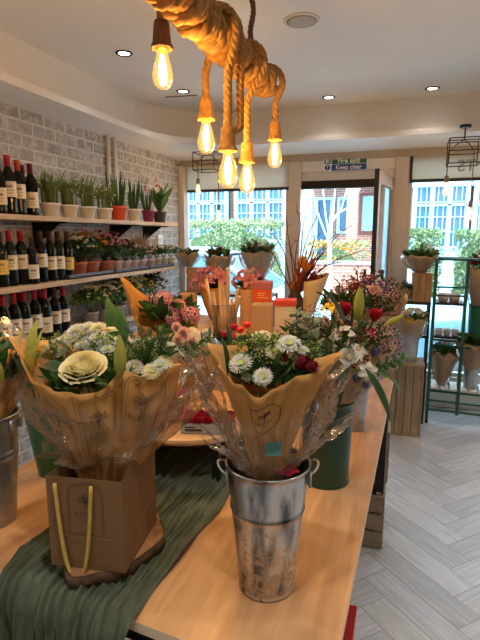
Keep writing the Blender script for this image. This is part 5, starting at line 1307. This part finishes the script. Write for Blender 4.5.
# things on the trolley
bucket(.63, 4.56, .70, .07, .085, .34, mat('bucket_green2', (.01, .12, .06), .4), 'green bucket on the upper part of the trolley at the right edge', rings=(), handle=False)
_o = wrapped_small(478, 255, 300, 4.56, .12, 'red and pink bouquet in the green trolley bucket at the right edge', [('rose_red', -.5, -.4, 0, .045), ('fill_pink', .2, 0, .1, .08), ('rose_red', .2, -.5, .02, .04), ('rose_pink', -.1, 0, .1, .04)], 121, .90); _o.location.x = .63
bucket(.60, 4.50, .33, .055, .06, .20, galv, 'galvanised bucket on the lower trolley shelf', rings=(.7,), handle=False)
_o = wrapped_small(467, 335, 362, 4.50, .14, 'kraft wrapped bunch in the lower trolley bucket', [('fill_dark', 0, 0, .05, .06)], 122, .46); _o.location.x = .60
_o = wrapped_small(437, 345, 372, 4.50, .10, 'small kraft wrapped bunch lower left on the trolley', [('fill_pink', 0, 0, .08, .05)], 123, .33); _o.location.x = .37

# black cage pendants with bare bulbs
def edison(parent, p, s=1, warm=(1, .62, .22), power=3, holder=True):
    """bulb hanging with its cap at p; glass below"""
    x, y, z = p
    prof = [(.0125, 0), (.0135, -.010), (.019, -.030), (.027, -.058), (.0315, -.080), (.0315, -.092), (.027, -.108), (.016, -.119), (.0001, -.123)]
    bo = empty('bulb', p); bo.parent = parent; bo.scale = (s, s, s)
    g = MB().shell(prof, 24).build('bulb_glass', bulbglass, bo, smooth=True)
    MB().lathe([(.0001, .006), (.0135, .006), (.0135, -.006), (.0001, -.006)][::-1], 16).build('bulb_cap', mat('brass', (.6, .4, .12), .3, metal=1), bo)
    f = MB()
    for k in range(6):
        a = k*PI/3; f.tube([(.004*math.cos(a), .004*math.sin(a), -.025), (.0105*math.cos(a), .0105*math.sin(a), -.055), (.008*math.cos(a+.4), .008*math.sin(a+.4), -.090)], .0012, 5)
    f.build('filament', emis('filament', (1, .55, .16), 240), bo, smooth=True)
    f = MB().tube([(0, 0, -.004), (0, 0, -.05)], [.004, .002], 6); f.build('glass_stem', jg, bo, smooth=True)
    l = bpy.data.lights.new('bulb_light', 'POINT'); l.energy = power; l.color = warm; l.shadow_soft_size = .012
    lo = bpy.data.objects.new('bulb_light', l); col.objects.link(lo); lo.parent = bo; lo.location = (0, 0, -.07)
def cage(pts, x0, x1, y, z0, z1, label):
    o = empty('cage_pendant', ((x0+x1)/2, y, SOF), 0, label, 'pendant light')
    hx = (x1-x0)/2; hy = .10; b = MB(); a = z0-SOF; c = z1-SOF
    P_ = [(sx*hx, sy*hy) for sx, sy in ((-1, -1), (1, -1), (1, 1), (-1, 1))]
    for z in (a, c, (a+c)/2):
        for i in range(4): b.tube([(*P_[i], z), (*P_[(i+1) % 4], z)], .004, 6)
    for p in P_: b.tube([(*p, a), (*p, c)], .004, 6)
    b.tube([(0, 0, c), (0, 0, 0)], .006, 6); b.tube([(-hx, 0, c), (hx, 0, c)], .004, 6)
    b.build('wire_cage', black, o, smooth=True)
    MB().lathe([(.0001, 0), (.04, 0), (.04, -.02), (.0001, -.02)][::-1], 20).build('ceiling_plate', black, o)
    for (bx, bz) in pts:
        x = bx-(x0+x1)/2; f = MB(); zt_ = bz-SOF
        f.tube([(0, 0, c), (x*.5, 0, c-.03), (x, 0, (a+c)/2), (x, 0, zt_+.03)], .004, 6); f.build('cord', mat('cord_brown', (.16, .09, .06), .8), o, smooth=True)
        MB().lathe([(.0001, .045), (.012, .045), (.015, .03), (.016, .0), (.0001, 0)][::-1], 16).build('lamp_holder', mat('holder_brown', (.30, .17, .09), .5), o, M=Matrix.Translation((x, 0, zt_)))
        edison(o, (x, 0, zt_), .8, power=2)
cage([(-1.795, 2.085), (-1.60, 1.85)], -1.80, -1.60, 4.2, 2.19, 2.34, 'black wire cage pendant with two bare bulbs before the left window')
cage([(.264, 2.01), (.436, 1.83)], .262, .47, 4.0, 2.13, 2.30, 'black wire cage pendant with bare bulbs at the upper right')

# ================================================================== ROPE CHANDELIER
def strand_rope(b, path, r, pitch, seg=6, mi=0):
    P_ = [Vector(p) for p in path]
    # resample
    L_ = [0]
    for i in range(1, len(P_)): L_.append(L_[-1]+(P_[i]-P_[i-1]).length)
    n = max(4, int(L_[-1]/(pitch/7))); out = []; j = 0
    for k in range(n+1):
        d = L_[-1]*k/n
        while j < len(L_)-2 and L_[j+1] < d: j += 1
        t = (d-L_[j])/max(1e-9, L_[j+1]-L_[j]); out.append(P_[j].lerp(P_[j+1], t))
    fr = []; up = None
    for i, p in enumerate(out):
        t = out[min(i+1, n)]-out[max(i-1, 0)]; t.normalize()
        if up is None: up = Vector((0, 0, 1)) if abs(t.z) < .9 else Vector((1, 0, 0))
        a = t.cross(up).normalized(); c = a.cross(t).normalized(); up = c; fr.append((a, c))
    for s in range(3):
        pts = []
        for i, p in enumerate(out):
            q = 2*PI*(L_[-1]*i/n)/pitch+s*2*PI/3; a, c = fr[i]; pts.append(p+(a*math.cos(q)+c*math.sin(q))*r*.5)
        b.tube(pts, r*.56, seg, mi)
ch = empty('rope_chandelier', (-.56, 1.35, CEI), 0, 'thick jute rope chandelier coiled round a beam with five glowing bulbs', 'chandelier')
cx, cy = -.56, 1.35
def L3(p): return (p[0]-cx, p[1]-cy, p[2]-CEI)
BMZ = 2.205
MB().tube([L3((-.565, .72, BMZ)), L3((-.552, 2.03, BMZ))], .026, 14).build('beam', wood_mat('beam_wood', (.16, .09, .05), (.26, .16, .09), 1, 4, .8), ch, smooth=True)
b = MB(); path = []; turns = 30; N_ = turns*18
for k in range(N_+1):
    t = k/N_; y = .75+1.25*t; a = 2*PI*turns*t
    rr = .030+.003*math.sin(t*40)+.004*noise.noise(Vector((t*30, 0, 0)))
    y += .012*math.sin(a*.5+1)*math.sin(t*25); path.append(L3((-.565+.013*t+rr*math.cos(a), y, BMZ+rr*math.sin(a))))
strand_rope(b, path, .0150, .075, 6); b.build('coiled_rope', rope_m, ch, smooth=True)
b = MB(); path = []; turns = 12
for k in range(turns*18+1):
    t = k/(turns*18); y = .80+1.12*t; a = 2*PI*turns*t+1+.6*math.sin(t*19); rr = .042+.004*math.sin(t*33)
    path.append(L3((-.565+.013*t+rr*math.cos(a), y, BMZ-.004+rr*math.sin(a))))
strand_rope(b, path, .0215, .10, 6); b.build('outer_rope', rope_m, ch, smooth=True)
# suspension ropes up to the ceiling
rp = mat('jute_brown', (.26, .12, .06), .9, c2=(.18, .08, .04), scale=60)  # darker brown jute of the suspension ropes
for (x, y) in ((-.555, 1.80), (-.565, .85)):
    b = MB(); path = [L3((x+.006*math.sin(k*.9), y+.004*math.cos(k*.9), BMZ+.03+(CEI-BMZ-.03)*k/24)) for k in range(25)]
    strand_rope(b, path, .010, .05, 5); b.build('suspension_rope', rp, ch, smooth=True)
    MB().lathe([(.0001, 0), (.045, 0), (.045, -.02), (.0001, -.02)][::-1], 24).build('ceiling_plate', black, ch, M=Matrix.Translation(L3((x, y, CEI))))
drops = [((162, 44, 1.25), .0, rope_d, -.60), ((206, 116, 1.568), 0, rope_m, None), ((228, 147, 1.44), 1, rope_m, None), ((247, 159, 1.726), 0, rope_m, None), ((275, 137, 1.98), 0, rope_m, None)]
for i, ((px, py, y), dbl, m_, _) in enumerate(drops):
    p = at(px, py, y); side = 1 if p.x > -.56 else -1
    path = []
    ax = -.565+.012*(y-.75)
    for k in range(9):      # over the beam
        a = PI/2-side*(PI/2)*k/8*1.0; rr = .066; path.append((ax+rr*math.cos(a) if side > 0 else ax-rr*math.cos(PI-a)*1.0, y, BMZ+rr*math.sin(a)))
    path = [(ax+side*.066*math.sin(PI/2*k/8), y, BMZ+.066*math.cos(PI/2*k/8)) for k in range(9)]
    z1 = p.z+.045; z0 = BMZ
    for k in range(1, 21): t = k/20; e = min(1, t*2); e = e*e*(3-2*e); path.append((path[8][0]+(p.x-path[8][0])*e, y, z0+(z1-z0)*t)) if k > 0 else None
    b = MB(); strand_rope(b, [L3(q) for q in path], .0135, .062, 6)
    if dbl:
        path2 = [(q[0]+.028*min(1, max(0, j-8)/8), q[1]+.03, q[2]) for j, q in enumerate(path)]
        path2[-1] = (path[-1][0]+.01, y+.01, path[-1][2]); strand_rope(b, [L3(q) for q in path2], .0125, .058, 6)
    b.build('drop_rope', rope_m, ch, smooth=True)
    # rope bound lamp holder
    b = MB()
    for k in range(11):
        z = .052-k*.0052; rr = .0165+.005*(k/10)**.8
        b.tube([L3((p.x+rr*math.cos(a*PI/9), p.y+rr*math.sin(a*PI/9), p.z+z+.0008*math.sin(a))) for a in range(19)], .0036, 6)
    for k in range(2):
        rr = .0235+.002*k; b.tube([L3((p.x+(rr+.002*math.sin(a*5))*math.cos(a*PI/18), p.y+(rr+.002*math.sin(a*5))*math.sin(a*PI/18), p.z-.004-k*.005+.0015*math.sin(a*3))) for a in range(37)], .0042, 6)
    b.tube([L3((p.x, p.y, p.z+.05)), L3((p.x, p.y, p.z))], .017, 12)
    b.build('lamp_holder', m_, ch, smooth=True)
    edison(ch, L3((p.x, p.y, p.z-.006)), .86 if i == 0 else .92, power=4.5)

# ================================================================== OUTSIDE
pav = mat('pavement', (.36, .36, .36), .9, c2=(.30, .30, .30), scale=3)
struct(MB().box(-14, 12, WY+.1, 5.75, -.16, -.02).build('ground', pav)); bpy.data.objects['ground'].name = 'pavement'
struct(MB().box(-14, 12, 5.75, 9.6, -.30, -.14).build('road', mat('asphalt', (.20, .20, .21), .9, c2=(.26, .26, .27), scale=20)))
struct(MB().box(-14, 12, 9.6, 16.9, -.16, -.02).build('far_pavement', pav))
# house across the road
bm_ = brick_mat('red_brick', (.34, .13, .09), (.42, .18, .12), (.50, .42, .36), 0, .23, .078, .01, bump=.3)
hs = empty('terraced_house', (-3, 17, 0), 0, 'brick house across the road with pale blue framed bay windows', 'house')
MB().box(-9, 11, 0, 3, -.1, 8.5).build('wall', bm_, hs)
blu = mat('frame_blue', (.34, .62, .80), .5); dkp = mat('dark_panes', (.05, .13, .22), .25, spec=.3); lbl = mat('blue_panel', (.30, .58, .72), .6)
def bay(px0, px1, z0, z1, nx, lbl_=''):
    a = at(px0, 200, 16.6).x+3; c = at(px1, 200, 16.6).x+3
    MB().box(a-.15, c+.15, -.40, 0, -.1, z0-.1).build('bay_base', lbl, hs)
    f = MB(); n = nx; w = (c-a)/n
    f.box(a-.1, c+.1, -.45, -.02, z1, z1+.28); f.box(a-.1, c+.1, -.45, -.02, z0-.1, z0)
    for k in range(n+1): f.box(a+k*w-.07, a+k*w+.07, -.42, -.30, z0, z1)
    f.box(a, c, -.42, -.32, z0+(z1-z0)*.68, z0+(z1-z0)*.68+.07)
    for k in range(n):
        for j in range(1, 3): f.box(a+k*w+j*w/3-.015, a+k*w+j*w/3+.015, -.38, -.34, z0, z1)
        for j in range(1, 4): f.box(a+k*w, a+(k+1)*w, -.38, -.34, z0+(z1-z0)*j/4-.015, z0+(z1-z0)*j/4+.015)
    o = f.build('window_frame', blu, hs, bevel=.01)
    MB().box(a, c, -.33, -.02, z0, z1).build('panes', dkp, o)
bay(184, 226, 1.5, 3.3, 3); bay(236, 284, 1.5, 3.3, 3); bay(415, 468, 1.3, 3.1, 3); bay(476, 520, 1.3, 3.1, 3)
for (px0, px1) in ((200, 240), (430, 470)):
    f = MB(); a = at(px0, 150, 17).x+3; c = at(px1, 150, 17).x+3; f.box(a, c, -.1, 0, 5, 6.6); f.build('upper_window', blu, hs)
# porch with brick piers and windows behind the door opening
pa = at(303, 200, 16).x+3; pb_ = at(398, 200, 16).x+3
f = MB().box(pa, pb_, -1.5, -.1, 3.25, 3.75); f.build('porch_beam', blu, hs)
for px in (353,):
    c = at(px, 200, 15.7).x+3; MB().box(c-.16, c+.16, -1.4, -1.05, -.1, 3.25).build('brick_pier', bm_, hs)
for px in (308, 390):
    c = at(px, 200, 15.7).x+3; MB().box(c-.14, c+.14, -1.4, -1.1, -.1, 3.25).build('porch_post', blu, hs)
for (px0, px1, z0, z1, m_) in ((316, 334, 0.1, 2.9, dkp), (338, 350, 1.7, 2.9, dkp), (360, 380, 1.7, 3.0, lbl)):
    a = at(px0, 200, 17).x+3; c = at(px1, 200, 17).x+3
    f = MB(); rect_frame(f, a, c, z0, z1, .09, -.12, -.02); o = f.build('window_frame', blu if m_ is dkp else mat('frame_darkred', (.2, .05, .04), .5), hs); MB().box(a+.09, c-.09, -.06, -.02, z0+.09, z1-.09).build('panes', m_, o)
# garden wall with steps and planting
gw = empty('garden_wall', (at(345, 280, 11).x, 11, 0), 0, 'low brick garden wall across the road seen through the door', 'garden wall')
MB().box(-.95, .62, 0, .25, -.05, 1.0).build('wall', bm_, gw); MB().box(-1.0, .66, -.04, .29, 1.0, 1.07).build('coping', pav, gw)
st_ = empty('garden_steps', (at(385, 280, 11).x, 11.0, 0), 0, 'grey steps beside the low brick garden wall', 'steps')
for k in range(5): MB().box(-.02, .9, k*.28, 1.4, -.05+k*.18, .13+k*.18).build('step', pav, st_)
def leafy(name, x0, x1, y0, y1, z0, z1, label, ms, n=1600, seedv=0, cat='hedge', fl=None, sz=.09):
    o = empty(name, ((x0+x1)/2, (y0+y1)/2, z0), 0, label, cat); rnd = random.Random(seedv)
    hx, hy, h = (x1-x0)/2, (y1-y0)/2, z1-z0; b = MB()
    def fn(u, v):
        a = u*2*PI; e = v; sx = math.copysign(abs(math.cos(a))**.4, math.cos(a)); sy = math.copysign(abs(math.sin(a))**.4, math.sin(a))
        k = (1-v**5)*.9; q = Vector((sx*hx*k, sy*hy*k, h*v*.96)); d = noise.noise(q*3)*.08
        return (q.x+d*(1 if sx > 0 else -1), q.y+d, q.z)
    b.grid(fn, 40, 10, closeu=True); b.build('inner_mass', ms[0], o, smooth=True)
    b = MB()
    for k in range(n):
        u = rnd.random(); v = rnd.random(); a = u*2*PI; side = rnd.random()
        if side < .35: c = Vector((rnd.uniform(-hx, hx)*.95, rnd.uniform(-hy, hy)*.9, h*rnd.uniform(.92, 1.03)))
        else: c = Vector((rnd.uniform(-hx, hx), -hy*rnd.uniform(.85, 1.05), h*rnd.random()))
        d = Vector((rnd.uniform(-1, 1), rnd.uniform(-1.2, .4), rnd.uniform(-.5, 1))).normalized()*sz
        b.blade(c, c+d, sz*.35, n=2, mi=rnd.randrange(len(ms)))
    b.build('leaves', ms, o)['kind'] = 'stuff'
    return o
hg = mat('hedge_green', (.12, .20, .09), .7, trans=.2); hl = mat('hedge_lime', (.26, .33, .15), .7, trans=.2); hy_ = mat('hedge_yellow', (.40, .42, .22), .7, trans=.2)
leafy('hedge', at(172, 230, 12.9).x, at(284, 230, 12.9).x, 12.6, 13.6, 0, 2.0, 'long clipped yellow green hedge outside the left window', [hg, hl, hy_], 3600, 1)
leafy('hedge', at(404, 240, 12.9).x, at(442, 240, 12.9).x, 12.6, 13.5, 0, 1.72, 'green hedge outside the right window beside the door', [hg, hl], 1800, 2)
leafy('hedge', at(455, 240, 12.9).x, at(500, 240, 12.9).x, 12.6, 13.5, 0, 1.68, 'green hedge outside at the far right', [hg, hl], 1600, 3)
leafy('garden_plants', gw.location.x-.95, gw.location.x+.45, 11.45, 11.9, 0, 1.45, 'low flowering plants behind the brick garden wall', [hg, hy_, p_orange], 900, 4, 'garden plants')
# pale slim tree
tr_ = empty('pale_tree', (at(328, 280, 9.9).x, 9.9, -.02), 0, 'slim pale barked tree across the road seen through the door', 'tree')
pw_ = mat('pale_bark', (.72, .72, .70), .8)
b = MB().tube([(0, 0, 0), (.03, 0, .9), (0, 0, 1.6), (.05, 0, 2.2)], [.05, .045, .04, .03], 8); b.build('trunk', pw_, tr_, smooth=True)
for k, (dx, dz) in enumerate(((-.45, 1.1), (-.2, 1.2), (.1, 1.2), (.4, 1.2), (.7, 1.1))):
    MB().tube([(.0, 0, 1.5+.12*k), (dx*.5, .1, 2.0+.05*k), (dx, 0, 1.7+dz)], [.018, .014, .008], 6).build('branch', pw_, tr_, smooth=True)
# parked cars
def car(x, y, yaw, body, label, L_=4.2):
    o = empty('parked_car', (x, y, -.14), yaw, label, 'car')
    # side profile stations along the length: (x, sill z, belt z, half width, roof z, roof half width)
    stn = [(-2.1, .32, .62, .70, None), (-2.0, .24, .80, .80, None), (-1.5, .22, .92, .86, None), (-1.0, .22, .98, .88, None), (-.3, .22, 1.0, .88, None), (.9, .22, 1.02, .88, None), (1.7, .24, 1.02, .86, None), (2.0, .26, .92, .80, None), (2.1, .34, .70, .70, None)]
    b = MB(); ns = 14
    def sec(st):
        x_, z0, z1, hw, _ = st; pts = []
        for k in range(ns+1):
            t = k/ns; a = PI*t; sx = math.copysign(abs(math.cos(a))**.45, math.cos(a)); sz_ = math.sin(a)**.5
            pts.append((x_, hw*sx, z0+(z1-z0)*(.25+.75*sz_) if 0 < k < ns else z0))
        return pts
    rows = [sec(s) for s in stn]
    b.grid(lambda u, v: rows[round(v*(len(rows)-1))][round(u*ns)], ns, len(rows)-1)
    b.add(rows[0], [tuple(range(ns+1))]); b.add(rows[-1], [tuple(range(ns, -1, -1))]); b.build('body', body, o, smooth=True)
    # greenhouse
    gh = [(-1.05, .98, .80), (-.35, 1.52, .60), (.3, 1.60, .62), (1.1, 1.56, .60), (1.85, 1.02, .76)]
    def gr(sc, zoff=0):
        rr = []
        for (x_, z, hw) in gh: rr.append((x_, z+zoff, hw*sc))
        return rr
    b = MB(); g = MB()
    # roof panel
    R1 = [(-.40, 1.50, .60), (0, 1.58, .62), (.5, 1.60, .62), (1.15, 1.54, .60)]
    b.grid(lambda u, v: (R1[round(v*3)][0], R1[round(v*3)][2]*(2*u-1), R1[round(v*3)][1]-.05*(2*u-1)**4), 10, 3)
    pil = [((-1.05, .80, .98), (-.40, .60, 1.47)), ((.25, .84, .99), (.3, .62, 1.56)), ((1.85, .76, 1.0), (1.15, .60, 1.50)), ((1.30, .82, 1.0), (1.0, .61, 1.52))]
    for sy in (-1, 1):
        for (p, q) in pil: b.tube([(p[0], p[1]*sy, p[2]), (q[0], q[1]*sy, q[2])], .035, 6)
        b.tube([(-.40, .60*sy, 1.47), (.3, .62*sy, 1.56), (1.15, .60*sy, 1.50)], .03, 6)
        g.add([(-1.0, .79*sy, .98), (.0, .83*sy, .98), (1.8, .76*sy, .98), (1.13, .595*sy, 1.49), (.3, .615*sy, 1.55), (-.38, .595*sy, 1.46)], [(0, 1, 2, 3, 4, 5)])
    g.add([(-1.05, -.78, .98), (-1.05, .78, .98), (-.40, .59, 1.47), (-.40, -.59, 1.47)], [(0, 1, 2, 3)]); g.add([(1.85, -.74, 1.0), (1.85, .74, 1.0), (1.15, .59, 1.5), (1.15, -.59, 1.5)], [(0, 1, 2, 3)])
    b.build('roof', body, o, smooth=True); g.build('windows', mat('car_glass', (.05, .12, .16), .15, spec=.4), o)
    for sx in (-1.35, 1.35):
        for sy in (-1, 1):
            w = MB(); M = Matrix.Translation((sx, sy*.80, .32)) @ Matrix.Rotation(PI/2, 4, 'X')
            w.lathe([(.0001, -.10), (.20, -.10), (.30, -.09), (.32, -.06), (.32, .06), (.30, .09), (.20, .10), (.0001, .10)], 28, 0, M=M); w.lathe([(.0001, -.11), (.19, -.105), (.19, .105), (.0001, .11)], 20, 1, M=M)
            w.build('wheel', [mat('tyre', (.02, .02, .02), .8), mat('alloy', (.5, .5, .52), .3, metal=.8)], o, smooth=True)
    for sy in (-1, 1):
        MB().blob((-2.0, sy*.58, .66), .10, .6, 1.6, .7).build('headlight', mat('lamp_clear', (.8, .8, .85), .1), o, smooth=True)
        MB().blob((-.85, sy*.95, 1.05), .08, .7, 1, .8).build('wing_mirror', body, o, smooth=True)
    return o
pale = mat('car_pale_blue', (.22, .42, .52), .4, coat=.3); silv = mat('car_silver_blue', (.25, .42, .50), .4, coat=.3)
car(-2.9, 7.2, PI, silv, 'pale blue silver car parked outside the left window')
car(2.05, 7.1, 0, pale, 'pale blue car parked outside the right window')

# ================================================================== LIGHT
w = bpy.data.worlds.new('world'); scene.world = w; w.use_nodes = True
bg = w.node_tree.nodes['Background']; bg.inputs[0].default_value = (.62, .83, 1.0, 1); bg.inputs[1].default_value = 7.5
sun = bpy.data.lights.new('sun', 'SUN'); sun.energy = 4; sun.angle = R(2); sun.color = (1, .95, .88)
so = bpy.data.objects.new('sun', sun); col.objects.link(so); so.rotation_euler = (R(30), 0, R(-20))
scene.view_settings.view_transform = 'Standard'; scene.view_settings.look = 'None'; scene.view_settings.gamma = 1
scene.view_settings.exposure = 0.3; scene.view_settings.use_curve_mapping = False
